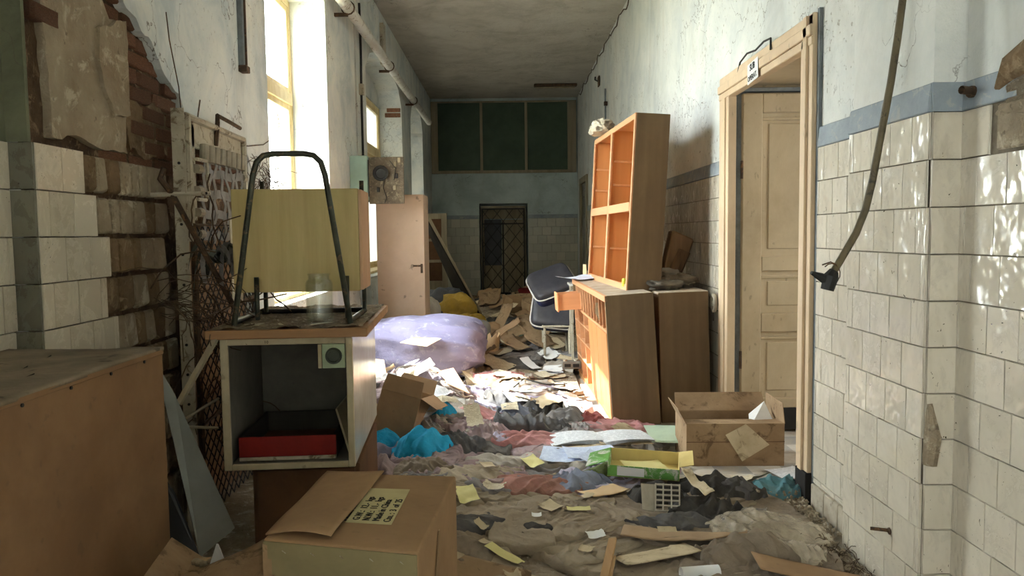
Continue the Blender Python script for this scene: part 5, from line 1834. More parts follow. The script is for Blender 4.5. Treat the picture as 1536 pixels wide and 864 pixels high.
# lifted flap with a bowed front edge
nf = 14
a0, a1, b0, b1 = topp(398, 803), topp(497, 811), topp(491, 708), topp(576, 713)
U_, V_ = np.meshgrid(np.linspace(0, 1, nf), np.linspace(0, 1, nf), indexing='ij')
PX = np.zeros_like(U_)
arrs = []
for c_ in range(3):
    arrs.append((1 - V_) * ((1 - U_) * a0[c_] + U_ * a1[c_]) + V_ * ((1 - U_) * b0[c_] + U_ * b1[c_]))
bz = 0.004 + 0.016 * np.sin(U_ * PI) * (1 - V_) + 0.012 * U_ ** 2 + 0.002 * np.sin(V_ * 9)
o = grid_mesh('flap', arrs[0], arrs[1], arrs[2] + bz, M_carton, fc)
sm = o.modifiers.new('thickness', 'SOLIDIFY')
sm.thickness = 0.005
lp = [topp(518, 784), topp(587, 788), topp(615, 735), topp(556, 733)]
quad_board('printed_label', [p + Vector((0, 0, 0.0015)) for p in lp], 0.001, M_label, fc)
tr_dir = (lp[3] - lp[0]).normalized()
rt_dir = (lp[1] - lp[0]).normalized()
upv = -rt_dir
wl_ = (lp[1] - lp[0]).length
hl_ = (lp[3] - lp[0]).length
for i, (s_, fr_x, off, mm) in enumerate([('Meas.: 53x42x46', 0.0, 0.02, M_ink), ('G.W.:  12.-  kgs', 0.26, 0.06, M_ink), ('N.W.:  11.-  kgs', 0.48, 0.06, M_ink), ('Made in China', 0.70, 0.06, M_ink), ('Ctn. :  3  of  25', 0.94, 0.05, M_ink)]):
    og = lp[0] + rt_dir * wl_ * fr_x + tr_dir * hl_ * off + Vector((0, 0, 0.0035))
    text_mesh('printed_text', s_, 0.030 if i else 0.034, mm, fc, text_frame(og, tr_dir, upv), bold=0.0 if i else 0.0008)
quad_board('side_slit', [T_[1].lerp(T_[2], 0.3) + Vector((0.004, 0, -0.2)), T_[1].lerp(T_[2], 0.34) + Vector((0.004, 0, -0.2)), T_[1].lerp(T_[2], 0.46) + Vector((0.004, 0, -0.05)), T_[1].lerp(T_[2], 0.44) + Vector((0.004, 0, -0.05))], 0.002, M_carton_dirty, fc)

# ragged carton pieces left of it
rc_ = carton('torn_carton', 'torn low cardboard box squeezed between the leaning board and the foreground carton', (-0.80, 2.30, 0.0), 0.30, 0.34, 0.36, (0, 0, 0.15), M_carton_dirty, flaps=[('f', 60, 0.12), ('l', 40, 0.14)])
sheet('carton_scrap', 'curled brown cardboard piece in front of the leaning blue grey board', 'cardboard', None, -0.83, 2.05, 0.34, 0.30, 0.4, M_carton_dirty, th=0.004, z=0.42, tilt=0.08)
tl = thing('litter_tray', 'small tray of rubble with a white paper corner under the leaning board', 'tray', (-0.93, 2.36, 0.36))
B('body', M_carton_dirty, tl, -0.08, 0.08, -0.05, 0.05, 0, 0.03)
quad_board('paper_corner', [(0.0, -0.02, 0.03), (0.06, -0.03, 0.03), (0.03, -0.02, 0.10), (0.025, -0.02, 0.10)], 0.002, M_paper, tl)
for k in range(7):
    blob('rubble_piece', None, None, (-0.05 + 0.016 * k, -0.01 * (k % 3), 0.035), (0.012, 0.012, 0.010), M_rubble, n=10, parent=tl)

# ---------------------------------------------------------------- big pieces of the middle heap (before the rags cover their feet)
mt = blob('mattress', 'rolled lilac mattress heaped in front of the pinkish wardrobe', 'mattress', (-0.87, 7.62, 0.29), (0.66, 0.50, 0.30), M_mattress, e=0.62, amp=0.16, fr=1.6, n=110, flat=0.85, ridge=0.05)
# tufts pulled into the ticking
for (px, py) in [(655, 533), (672, 526), (610, 540), (590, 520)]:
    p = at(px, py, y=7.16)
    bt_ = MB().lathe([(0, 0.004), (0.012, 0.003), (0.014, 0)], 10).build('tuft_button', M_mattress, None)
    bt_.parent = mt
    bt_.location = p - mt.location
    bt_.rotation_euler = (PI / 2, 0, 0)
raise_h(*np.meshgrid(np.linspace(-1.45, -0.4, 60), np.linspace(7.2, 8.0, 50), indexing='ij'), np.full((60, 50), 0.5))

gs = thing('plastic_shell', 'grey plastic shell lying on its side behind the mattress', 'shell', (-0.50, 8.75, 0.02), rot=(0, 0, 0.12))
blob('shell', None, None, (0, 0, 0.2), (0.30, 0.12, 0.21), M_greyshell, e=0.35, amp=0.02, n=40, parent=gs, flat=0.95)
blob('dark_base', None, None, (0.10, -0.03, 0.12), (0.24, 0.12, 0.12), M_slate, e=0.35, amp=0.02, n=32, parent=gs, flat=0.95)
MB().tube([(-0.1, -0.125, 0.12), (0.02, -0.125, 0.12), (0.10, -0.125, 0.2), (0.06, -0.125, 0.3), (-0.12, -0.125, 0.31)], 0.006, 5).build('rim_line', M_slate, gs)
ths = thing('broken_tube', 'broken cream cardboard tube standing on end beside the grey shell', 'tube', (-0.21, 8.35, 0.02), rot=(0, 0.12, 0))
v_, f_ = [], []
for i in range(13):
    a = -0.6 + i * 0.28
    zt2 = 0.30 + 0.03 * math.sin(i * 2.1)
    for r_ in (0.085, 0.079):
        v_ += [(r_ * math.cos(a - 1.6), r_ * math.sin(a - 1.6), 0), (r_ * math.cos(a - 1.6), r_ * math.sin(a - 1.6), zt2)]
    if i:
        q = (i - 1) * 4
        f_ += [(q, q + 4, q + 5, q + 1), (q + 2, q + 3, q + 7, q + 6), (q + 1, q + 5, q + 7, q + 3)]
link_mesh('shell', v_, f_, M_carton_pale, ths)
blob('grey_sack', 'crumpled grey sack slumped on the floor behind the mattress', 'sack', (-0.88, 8.05, 0.26), (0.26, 0.24, 0.27), cloth('grey_sacking', rgb(120, 112, 104), 0.3), e=0.9, amp=0.25, ridge=0.25, fr=2.4, n=64)
yb_ = blob('yellow_bag', 'mustard yellow plastic bag slumped beside the leaning plank', 'bag', (-0.72, 10.6, 0.30), (0.26, 0.22, 0.26), M_yellowbag, e=0.8, amp=0.3, ridge=0.12, n=48)
blob('yellow_bag', 'smaller yellow bag lying right of the slumped one under the plank', 'bag', (-0.50, 10.3, 0.20), (0.2, 0.2, 0.14), M_yellowbag, e=0.8, amp=0.3, ridge=0.15, n=40)
blob('white_sack', 'pale bulging sack against the wardrobe side', 'sack', (-1.02, 10.0, 0.32), (0.16, 0.2, 0.26), cloth('pale_sacking', rgb(206, 200, 190), 0.15), e=0.8, amp=0.2, ridge=0.1, n=36)
blob('dark_bag', 'dark plastic bag behind the yellow bags', 'bag', (-0.9, 11.1, 0.45), (0.26, 0.2, 0.18), M_slate, e=0.8, amp=0.25, ridge=0.2, n=36)

# far boxes and seats
carton('cardboard_box', 'sagging cardboard box with a dark slot lying far down the corridor', (0.13, 11.0, 0.08), 0.40, 0.34, 0.26, (0.1, 0.12, 0.3), M_carton, flaps=[('b', 40, 0.2), ('l', 100, 0.14)])
carton('cardboard_box', 'small tan box wedged in front of the sagging far box', (0.36, 9.4, 0.08), 0.22, 0.2, 0.22, (0.0, 0.35, -0.3), M_carton_pale, flaps=[('f', 70, 0.1)])
rb_ = thing('red_crate', 'dark red plastic crate near the far gate', 'crate', (0.42, 13.4, 0.15))
rw = MB()
rw.box(-.24, .24, -.16, .16, 0, 0.01).box(-.24, .24, -.16, -.15, 0, .3).box(-.24, .24, .15, .16, 0, .3).box(-.24, -.23, -.15, .15, 0, .3).box(.23, .24, -.15, .15, 0, .3)
rw.build('body', M_redbox, rb_, bevel=0.004)
B('rim', M_redbox, rb_, -.25, .25, -.175, -.16, 0.26, 0.30)
st2 = thing('metal_chair', 'white metal chair frame carrying the stacked charcoal seats', 'chair', (0.50, 8.35, 0))
for (a, b) in ((-.12, -.2), (.14, -.2), (-.12, .2), (.14, .2)):
    MB().tube([(a, b, 0), (a, b, 0.42)], 0.014, 8).build('leg', M_whitemetal, st2)
MB().tube([(-.14, -.22, .42), (.2, -.22, .42), (.2, .22, .42), (-.14, .22, .42)], 0.013, 6, closed=True).build('seat_rail', M_whitemetal, st2)


def seat(label, loc, rot):
    o = thing('seat_cushion', label, 'seat', loc, rot=rot, group='stacked charcoal vehicle seats')
    blob('pad', None, None, (0, 0, 0), (0.235, 0.24, 0.10), M_navy, e=0.32, amp=0.03, n=44, parent=o, flat=0.98)
    blob('side_band', None, None, (0, 0.0, -0.035), (0.243, 0.248, 0.06), M_navyside, e=0.3, amp=0.01, n=36, parent=o, flat=0.98)
    pts = []
    for k in range(40):
        a = 2 * PI * k / 40
        f = lambda t: math.copysign(abs(t) ** 0.32, t)
        pts.append((0.246 * f(math.cos(a)), 0.25 * f(math.sin(a)), 0.03))
    MB().tube(pts, 0.008, 5, closed=True).build('piping', M_piping, o)
    return o


seat('charcoal seat cushion with white piping on the white chair frame, under another', (0.50, 8.32, 0.60), (math.radians(62), 0.1, -0.15))
seat('charcoal seat cushion with white piping tipped on top of its twin', (0.48, 8.42, 0.84), (math.radians(30), -0.35, 0.1))
wt = thing('side_table', 'small white-topped table between the seats and the pigeonhole cabinet', 'table', (0.84, 7.98, 0))
B('table_top', M_whitelam, wt, -0.22, 0.18, -0.12, 0.16, 0.86, 0.885)
for (a, b) in ((-.2, -.1), (.16, -.1), (-.2, .14), (.16, .14)):
    B('leg', M_whitemetal, wt, a, a + 0.025, b, b + 0.025, 0, 0.86)
B('side_panel', M_cab, wt, -0.185, -0.175, -0.09, 0.14, 0.25, 0.86)
p_ = sheet('blue_paper', 'crumpled pale blue paper draped over the far end of the pigeonhole cabinet', 'paper', None, 0.66, 7.35, 0.30, 0.34, 0.5, M_paperblue, z=0.965, curl=0.02)
carton('paper_box', 'small opened white and tan box on the white-topped table', (0.82, 7.98, 0.888), 0.14, 0.10, 0.06, (0, 0.5, 0.3), M_carton_pale, flaps=[('l', 60, 0.1)])
tb = thing('beige_bag', 'dusty beige bag standing behind the bookcase by the far right wall', 'bag', (1.18, 9.9, 0.0))
blob('bag_body', None, None, (0, 0, 1.10), (0.14, 0.2, 0.22), cloth('beige_canvas', rgb(176, 160, 130), 0.3), e=0.5, amp=0.1, ridge=0.05, n=36, parent=tb, flat=0.9)
B('stand', M_oldwood, tb, -0.18, 0.2, -0.2, 0.2, 0, 0.92)
MB().tube([(-0.12, -0.1, 1.26), (-0.1, -0.12, 1.36), (0.05, -0.12, 1.38), (0.1, -0.1, 1.28)], 0.012, 6).build('bag_handle', M_rubber, tb)
# crumpled cloth on top of bookcase
blob('crumpled_rag', 'crumpled cream rag lying on top of the bookcase at its far end', 'rag', (0.87, 7.15, 2.335), (0.10, 0.28, 0.07), cloth('cream_rag', rgb(214, 204, 184), 0.2), e=0.9, amp=0.3, ridge=0.4, n=40)
# log-like bark board and rags on cabinet B
lg = thing('split_log', 'thick split brown timber leaning against the right wall on the brown cabinet', 'timber', (0, 0, 0))
l0, l1 = at(990, 446, y=6.35), at(1024, 354, y=6.38)
MB().hexa([l0 + Vector((-0.04, -0.10, 0)), l0 + Vector((0.09, -0.10, 0.0)), l0 + Vector((0.09, 0.08, 0)), l0 + Vector((-0.04, 0.08, 0))],
          [l1 + Vector((-0.10, -0.10, 0.05)), l1 + Vector((0.07, -0.11, -0.03)), l1 + Vector((0.07, 0.08, -0.03)), l1 + Vector((-0.1, 0.08, 0.05))]).build('timber', wood('split_timber', rgb(150, 120, 88), rgb(108, 82, 58), 'Z', 12, 0.9, bump=0.8), lg, bevel=0.012)
MB().tube([l0 + Vector((0.0, -0.13, 0.0)), l0.lerp(l1, 0.8) + Vector((0.02, -0.14, -0.02))], [0.055, 0.05], 10).build('bark_roll', wood('bark', rgb(132, 100, 70), rgb(92, 68, 48), 'Z', 14, 0.95, bump=0.9), lg)
for k, (dx, sc_, nm, m_) in enumerate([(0.0, 0.16, 'dark grey', cloth('dark_rag', rgb(74, 70, 66), 0.3)), (0.14, 0.15, 'brown', cloth('brown_rag', rgb(98, 84, 70), 0.35)), (0.05, 0.12, 'pale', cloth('pale_rag', rgb(150, 142, 130), 0.3))]):
    blob('folded_rag', '%s rag in the pile on top of the brown veneer cabinet' % nm, 'rag', (1.17 + dx, 5.95 + 0.1 * k, 0.99 + 0.035 * k), (sc_, 0.16, 0.045), m_, e=0.8, amp=0.35, ridge=0.4, n=40)

# big doorway carton
by = at(1100, 700, z=0.0).y
bxl, bxr = at(1032, 690, y=by).x, at(1178, 690, y=by).x
db = carton('cardboard_box', 'open stained cardboard box with a torn diamond of paper on its front, in the doorway', ((bxl + bxr) / 2, by + 0.19, 0.0), bxr - bxl, 0.36, 0.255, (0, 0, -0.03), M_carton_dirty,
            flaps=[('b', 50, 0.13), ('r', 95, 0.12), ('l', 62, 0.10), ('f', -176, 0.16)], inner=M_carton_dirty)
hw_ = (bxr - bxl) / 2
quad_board('torn_paper', [(-0.10 + 0.14, -0.184, 0.03), (0.20, -0.184, 0.13), (0.06, -0.184, 0.255), (-0.06, -0.184, 0.19)], 0.002, M_papertan, db)
quad_board('fold_line', [(-hw_, -0.1825, 0.145), (hw_, -0.1825, 0.145), (hw_, -0.1825, 0.149), (-hw_, -0.1825, 0.149)], 0.001, M_brownbox, db)
quad_board('inner_sheet', [(0.10, -0.12, 0.21), (0.27, -0.10, 0.2), (0.25, 0.1, 0.33), (0.14, 0.05, 0.26)], 0.002, M_paper, db)

# left heap: open carton and cardboard pieces
oc = carton('cardboard_box', 'open brown carton tipped on its side by the cabinet, blue cloth spilling out', (-0.72, 4.95, 0.13), 0.26, 0.34, 0.27, (math.radians(-8), math.radians(14), math.radians(-10)), M_carton, flaps=[('f', 100, 0.10), ('r', -20, 0.12), ('b', 60, 0.1)])
quad_board('side_panel', [(-0.36, -0.20, -0.06), (-0.13, -0.18, 0.0), (-0.13, -0.18, 0.17), (-0.30, -0.20, 0.20)], 0.004, M_carton_pale, oc)
for (nm, lab, pts, m_) in [
    ('cardboard_piece', 'tan cardboard wedge standing in the heap next to the mattress front', [((556, 592), 5.75), ((584, 588), 5.75), ((576, 540), 5.95), ((558, 538), 5.95)], M_carton_pale),
    ('cardboard_piece', 'long pale cardboard flap lying slantwise across the left heap', [((578, 592), 5.8), ((596, 598), 5.8), ((640, 548), 6.2), ((612, 552), 6.2)], M_carton_pale),
    ('cardboard_piece', 'pinkish cardboard wedge leaning on the heap before the mattress', [((664, 572), 5.8), ((704, 590), 5.75), ((680, 552), 6.1), ((656, 558), 6.1)], M_carton_pink),
    ('cardboard_piece', 'sunlit pale cardboard folded beside the pinkish wedge', [((612, 572), 6.0), ((650, 580), 5.9), ((662, 556), 6.3), ((632, 556), 6.3)], M_carton_pale),
    ('cardboard_piece', 'bent tan cardboard lying on the mattress top', [((600, 514), 7.0), ((640, 520), 6.9), ((662, 508), 7.1), ((625, 504), 7.2)], M_papertan),
    ('cardboard_piece', 'small tan cardboard corner right of the blue ball of cloth', [((690, 632), 5.25), ((720, 638), 5.2), ((708, 610), 5.45), ((700, 608), 5.45)], M_carton_pale)]:
    o = thing(nm, lab, 'cardboard', (0, 0, 0))
    quad_board('panel', [at(q[0], q[1], y=yy) for q, yy in pts], 0.005, m_, o)

# ---------------------------------------------------------------- rags, clothes, papers
rg = random.Random(21)
C = {
    'taupe': cloth('dusty_taupe_cloth', rgb(150, 134, 116), 0.5), 'umber': cloth('dusty_umber_cloth', rgb(124, 110, 96), 0.4),
    'sand': cloth('sand_cloth', rgb(170, 155, 134), 0.4), 'mauve': cloth('mauve_cloth', rgb(150, 128, 134), 0.25),
    'pink': cloth('faded_pink_cloth', rgb(190, 130, 132), 0.22), 'salmon': cloth('salmon_cloth', rgb(172, 118, 110), 0.25),
    'grey': cloth('grey_cloth', rgb(130, 128, 130), 0.22), 'blue': cloth('blue_grey_cloth', rgb(132, 142, 164), 0.15),
    'stone': cloth('stone_cloth', rgb(178, 170, 160), 0.2), 'white': cloth('off_white_cloth', rgb(214, 208, 202), 0.15),
    'black': cloth('black_cloth', rgb(54, 54, 56), 0.12), 'charcoal': cloth('charcoal_cloth', rgb(78, 80, 86), 0.18),
    'aqua': cloth('bright_blue_cloth', rgb(36, 158, 200), 0.04), 'teal': cloth('teal_cloth', rgb(84, 138, 150), 0.15),
    'maroon': cloth('maroon_cloth', rgb(140, 62, 66), 0.15), 'green': cloth('olive_green_cloth', rgb(112, 128, 72), 0.2),
    'lilac': cloth('lilac_cloth', rgb(186, 180, 204), 0.15), 'brownpaper': cloth('brown_wrapping', rgb(160, 138, 110), 0.3),
}


def inside_foot(x, y, r=0.08):
    return any(a - r < x < b + r and c - r < y < d + r for a, b, c, d in FOOT)


def scatter(n, xr, yr, kinds, sz, name, cat, label, group, amp, seed, avoid=None, k=28):
    r = random.Random(seed)
    i = 0
    tries = 0
    while i < n and tries < n * 20:
        tries += 1
        x, y = r.uniform(*xr), r.uniform(*yr)
        a, b = r.uniform(*sz), r.uniform(*sz) * 0.75
        if inside_foot(x, y) or x - a < -1.6 or x + a > 1.5 or (avoid and avoid(x, y)):
            continue
        if abs(x) * 1.0 > 0.72 * y + 0.3:
            continue
        kd = r.choice(kinds)
        garment(name, label % kd, cat, group % kd, x, y, a, b, r.uniform(0, PI), C[kd], amp=amp * r.uniform(0.6, 1.2), k=k * r.uniform(0.8, 1.3), thick=r.uniform(0.010, 0.024))
        i += 1


doorway = lambda x, y: (x > 0.85 and 4.05 < y < 5.5)
# flattened brown rags close to the viewpoint
scatter(54, (-0.75, 1.25), (2.2, 4.25), ['taupe', 'umber', 'taupe', 'sand'], (0.16, 0.30), 'trodden_rag', 'rag', '%s rag trodden flat on the near floor', '%s rags trodden into the near floor', 0.024, 31, doorway, k=36)
scatter(42, (-0.55, 1.0), (4.0, 5.4), ['mauve', 'grey', 'pink', 'stone', 'lilac', 'mauve'], (0.14, 0.28), 'crumpled_garment', 'garment', '%s garment crumpled in the middle of the floor', '%s garments in the middle of the floor', 0.034, 32, doorway, k=34)
scatter(30, (-1.35, 0.0), (4.5, 6.3), ['grey', 'charcoal', 'stone', 'lilac', 'white', 'mauve'], (0.12, 0.24), 'heaped_garment', 'garment', '%s garment in the heap left of the sunlit floor', '%s garments in the left heap', 0.06, 33)
scatter(20, (-0.2, 0.72), (5.3, 6.9), ['white', 'stone', 'white', 'lilac'], (0.14, 0.26), 'sunlit_garment', 'garment', '%s cloth lying in the patch of sun', '%s cloths in the patch of sun', 0.035, 34)
scatter(34, (-0.55, 0.75), (7.0, 10.5), ['stone', 'brownpaper', 'taupe', 'grey', 'sand'], (0.14, 0.30), 'far_rag', 'rag', '%s rag strewn beyond the patch of sun', '%s rags beyond the patch of sun', 0.05, 35)
scatter(22, (-1.2, 1.2), (10.0, 15.5), ['umber', 'charcoal', 'brownpaper', 'taupe'], (0.2, 0.4), 'far_rag', 'rag', '%s rag lying in the dark far end', '%s rags in the dark far end', 0.07, 36)


def gpx(name, label, cat, px, py, a, b, rot, kd, amp=0.045, z=None, **kw):
    p = at(px, py, z=0.07 if z is None else z)
    kw['lift'] = kw.get('lift', 0.0) + amp * 0.55
    return garment(name, label, cat, kw.pop('group', None), p.x, p.y, a, b, rot, C[kd] if isinstance(kd, str) else kd, amp=amp * 0.75, **kw)


# garments that can be told apart
gpx('crumpled_garment', 'beige garment spread beside the far corner of the foreground carton', 'garment', 715, 718, 0.22, 0.13, 0.1, 'sand', 0.04)
gpx('crumpled_garment', 'grey ribbed garment folded near the blue cloth spilling from the tipped carton', 'garment', 752, 694, 0.20, 0.13, 0.2, 'stone', 0.05)
gpx('crumpled_garment', 'salmon pink garment in folds before the blue grey shirt', 'garment', 805, 732, 0.24, 0.12, -0.25, 'salmon', 0.05)
gpx('crumpled_garment', 'blue grey shirt bunched beside the tan card and the green carton', 'shirt', 870, 730, 0.15, 0.12, 0.2, 'blue', 0.07, k=42)
gpx('crumpled_garment', 'mauve garment heaped right of the tipped carton', 'garment', 712, 660, 0.24, 0.18, 0.3, 'mauve', 0.07)
gpx('crumpled_garment', 'faded pink garment behind the mauve one at the edge of the sun', 'garment', 735, 640, 0.26, 0.12, 0.0, 'pink', 0.045)
gpx('crumpled_garment', 'faded pink garment in loops left of the open booklet', 'garment', 800, 664, 0.24, 0.13, -0.1, 'pink', 0.05)
gpx('crumpled_garment', 'small lilac sock-like cloth on the pink garments', 'garment', 752, 665, 0.09, 0.06, 0.4, 'lilac', 0.04)
gpx('crumpled_garment', 'dark grey garment in thin folds before the blue cloth', 'garment', 672, 678, 0.22, 0.12, 0.4, 'charcoal', 0.07, k=42)
gpx('crumpled_garment', 'brown grey garment bunched behind the foreground carton', 'garment', 630, 697, 0.18, 0.11, 0.1, 'umber', 0.06, z=0.12)
gpx('crumpled_garment', 'pale mauve cloth peak beside the white cabinet foot', 'garment', 566, 690, 0.10, 0.12, 1.2, 'mauve', 0.06, z=0.15, lift=0.06)
gpx('bright_blue_cloth', 'bright blue cloth spilling out of the tipped carton', 'cloth', 632, 655, 0.17, 0.15, 0.5, 'aqua', 0.07, z=0.20, lift=0.08, k=34)
gpx('bright_blue_cloth', 'bright blue ball of cloth on the heap near the white newspapers', 'cloth', 664, 600, 0.09, 0.08, 0.3, 'aqua', 0.05, z=0.30, lift=0.06, k=42)
gpx('bright_blue_cloth', 'bright blue cloth strip behind the tipped carton next to the white cabinet', 'cloth', 578, 600, 0.14, 0.08, 0.9, 'aqua', 0.04, z=0.38, lift=0.03)
gpx('bright_blue_cloth', 'scrap of bright blue cloth on the floor under the spilling one', 'cloth', 690, 664, 0.12, 0.05, 0.1, 'aqua', 0.04, z=0.12)
blk = garment
for (px, py, a, b, r_, kd, am, lab) in [
    (760, 612, 0.12, 0.2, 1.0, 'charcoal', 0.10, 'dark grey garment peaked at the left of the sunlit dark heap'),
    (818, 618, 0.20, 0.16, 0.4, 'black', 0.12, 'black garment standing in stiff folds at the sun edge'),
    (800, 638, 0.24, 0.12, -0.2, 'charcoal', 0.09, 'charcoal garment in front of the stiff black one'),
    (850, 628, 0.18, 0.12, 0.3, 'grey', 0.08, 'grey garment at the right of the sunlit dark heap'),
    (780, 625, 0.16, 0.1, 0.1, 'blue', 0.07, 'pale blue grey garment between the dark ones in the sun')]:
    gpx('stiff_garment', lab, 'garment', px, py, a, b, r_, kd, am, z=0.1, k=34)
gpx('maroon_cloth', 'maroon cloth at the foot of the pigeonhole cabinet', 'cloth', 886, 634, 0.10, 0.10, 0.2, 'maroon', 0.06)
gpx('dark_garment', 'dark garment lying flat beyond the sun before the grey shell', 'garment', 762, 546, 0.34, 0.2, 0.1, 'charcoal', 0.04)
gpx('pink_cloth', 'dull pink cloth lying beyond the sun', 'cloth', 745, 566, 0.26, 0.14, 0.1, 'pink', 0.03)
for (px, py, a, b, r_, kd, am, lab) in [
    (1075, 738, 0.22, 0.15, 0.2, 'black', 0.09, 'black jacket heaped behind the grey crate fragment'),
    (985, 752, 0.13, 0.12, 0.5, 'black', 0.09, 'black garment bunched left of the grey crate fragment'),
    (1060, 775, 0.20, 0.12, -0.3, 'black', 0.08, 'black garment slumped right of the grey crate fragment'),
    (1010, 790, 0.20, 0.07, 0.05, 'charcoal', 0.05, 'dark rag along the top of the corrugated cardboard strip'),
    (1105, 742, 0.12, 0.10, 0.4, 'charcoal', 0.07, 'charcoal garment between the black jacket and the teal cloth')]:
    gpx('black_garment', lab, 'garment', px, py, a, b, r_, kd, am, k=34)
gpx('teal_cloth', 'teal cloth bunched at the foot of the door frame', 'cloth', 1170, 735, 0.15, 0.13, 0.2, 'teal', 0.06, z=0.03, k=34)
gpx('clear_bag', 'empty clear plastic packaging lying near the teal cloth', 'packaging', 1060, 722, 0.12, 0.06, 0.2, M_film, 0.03)
gpx('clear_bag', 'large dusty clear plastic bag spread on the floor near the tiled wall', 'bag', 1145, 790, 0.26, 0.16, 0.1, M_film, 0.035, z=0.08, lift=0.04)
gpx('clear_bag', 'second dusty clear plastic bag in front of the large one', 'bag', 1165, 822, 0.22, 0.08, -0.1, M_film, 0.04, z=0.10, lift=0.03)
gpx('gathered_cloth', 'grey brown cloth gathered into a knot of pleats near the lower edge', 'cloth', 1120, 843, 0.20, 0.13, 0.2, 'umber', 0.06, z=0.06, k=50, lift=0.04)
gpx('crumpled_garment', 'grey crumpled shirt in front of the green folder', 'garment', 978, 655, 0.14, 0.12, 1.2, 'stone', 0.05, z=0.06)
gpx('olive_cloth', 'olive green cloth tucked behind the green carton', 'cloth', 910, 712, 0.14, 0.07, 0.5, 'green', 0.03, lift=0.03)
gpx('dark_wallet', 'small dark wallet-like cloth on the dusty rags', 'wallet', 812, 795, 0.09, 0.05, 0.1, 'black', 0.02)
gpx('grey_netting', 'dark netting cloth by the right side of the foreground carton', 'cloth', 712, 790, 0.13, 0.10, 0.2, 'charcoal', 0.03)


def spx(name, label, cat, px, py, w_, d_, rot, m, z=None, group=None, **kw):
    p = at(px, py, z=0.08 if z is None else z)
    return sheet(name, label, cat, group, p.x, p.y, w_, d_, rot, m, **kw)


def lined(name, base, ink, sc=70.0):
    m = bpy.data.materials.new(name)
    m.use_nodes = True
    N = NT(m)
    v = N.coords()
    wv = N.n('ShaderNodeTexWave')
    wv.bands_direction = 'Y'
    wv.inputs['Scale'].default_value = sc / 6.28
    wv.inputs['Distortion'].default_value = 0.0
    N.l(v, wv.inputs['Vector'])
    a = N.ramp(wv.outputs['Fac'], K(0.72, 0.8))
    b = N.ramp(N.noise(N.coords((1, 1, 1)), 45, 2), K(0.42, 0.5))
    f = N.mix(1.0, a, b, 'MULTIPLY')
    f = N.mix(1.0, f, (0.6, 0.6, 0.6, 1), 'MULTIPLY')
    N.l(N.mix(f, base, ink), N.b.inputs['Base Color'])
    N.b.inputs['Roughness'].default_value = 0.85
    N.l(N.bump(N.noise(v, 9, 4), 0.12, 0.01), N.b.inputs['Normal'])
    return m


M_print = lined('printed_paper', rgb(226, 228, 232), rgb(90, 96, 110), 330)
M_printtan = lined('printed_old_paper', rgb(204, 192, 166), rgb(96, 84, 70), 260)
M_form = lined('ruled_blue_form', rgb(206, 216, 236), rgb(110, 130, 180), 200)

bo = thing('open_booklet', 'thick open booklet of white printed pages lying in front of the leaning cabinet', 'booklet', (0, 0, 0))
p = at(905, 662, z=0.1)
bo.location = (p.x, p.y, 0)


def page(parent, cx, cy, w_, d_, rot, m, lift, bow):
    n = 14
    u, v = np.meshgrid(np.linspace(-.5, .5, n), np.linspace(-.5, .5, n), indexing='ij')
    X, Y = u * w_, v * d_
    Z = lift + bow * np.cos(u * PI) + 0.002 * np.sin(v * 5 + u * 3)
    c, s = math.cos(rot), math.sin(rot)
    o = grid_mesh('page', cx + X * c - Y * s, cy + X * s + Y * c, Z, m, parent)
    return o


hb_ = hlocal(p.x, p.y, 0.2)
for k in range(5):
    page(bo, -0.19 + 0.008 * k, 0.0 + 0.006 * k, 0.30, 0.24, 0.1 + 0.04 * k, M_print, hb_ + 0.014 + 0.003 * k, 0.012)
    page(bo, 0.13, 0.02 + 0.004 * k, 0.32, 0.24, 0.32 - 0.03 * k, M_print, hb_ + 0.014 + 0.003 * k, 0.012)
page(bo, -0.02, -0.01, 0.6, 0.26, 0.18, M_papertan, hb_ + 0.008, 0.01)
for i, (px, py, w_, d_, r_, m_, lab) in enumerate([
    (866, 690, 0.42, 0.24, -0.15, M_form, 'wide bluish form sheet lying before the open booklet, lowest of three'),
    (885, 688, 0.30, 0.22, 0.1, M_form, 'bluish form sheet lying askew on the wide one before the booklet'),
    (905, 697, 0.22, 0.2, -0.4, M_form, 'bluish form sheet at the right of the three before the booklet')]):
    spx('form_sheet', lab, 'paper', px, py, w_, d_, r_, m_, group='ruled forms before the booklet')
gf = thing('green_folder', 'pale green cardboard folder lying left of the open stained box', 'folder', (0, 0, 0))
p = at(1000, 657, z=0.06)
gf.location = (p.x, p.y, hlocal(p.x, p.y, 0.15))
quad_board('cover', [(-0.12, -0.15, 0.02), (0.15, -0.17, 0.015), (0.15, 0.14, 0.05), (-0.13, 0.12, 0.06)], 0.004, M_papergreen, gf)
quad_board('inner_page', [(-0.08, -0.14, 0.026), (0.15, -0.15, 0.020), (0.16, 0.1, 0.075), (0.0, 0.05, 0.06)], 0.002, M_papergreen, gf)
quad_board('stamp_box', [(-0.02, -0.08, 0.031), (0.07, -0.085, 0.029), (0.07, -0.01, 0.038), (-0.02, -0.005, 0.04)], 0.001, M_printtan, gf)
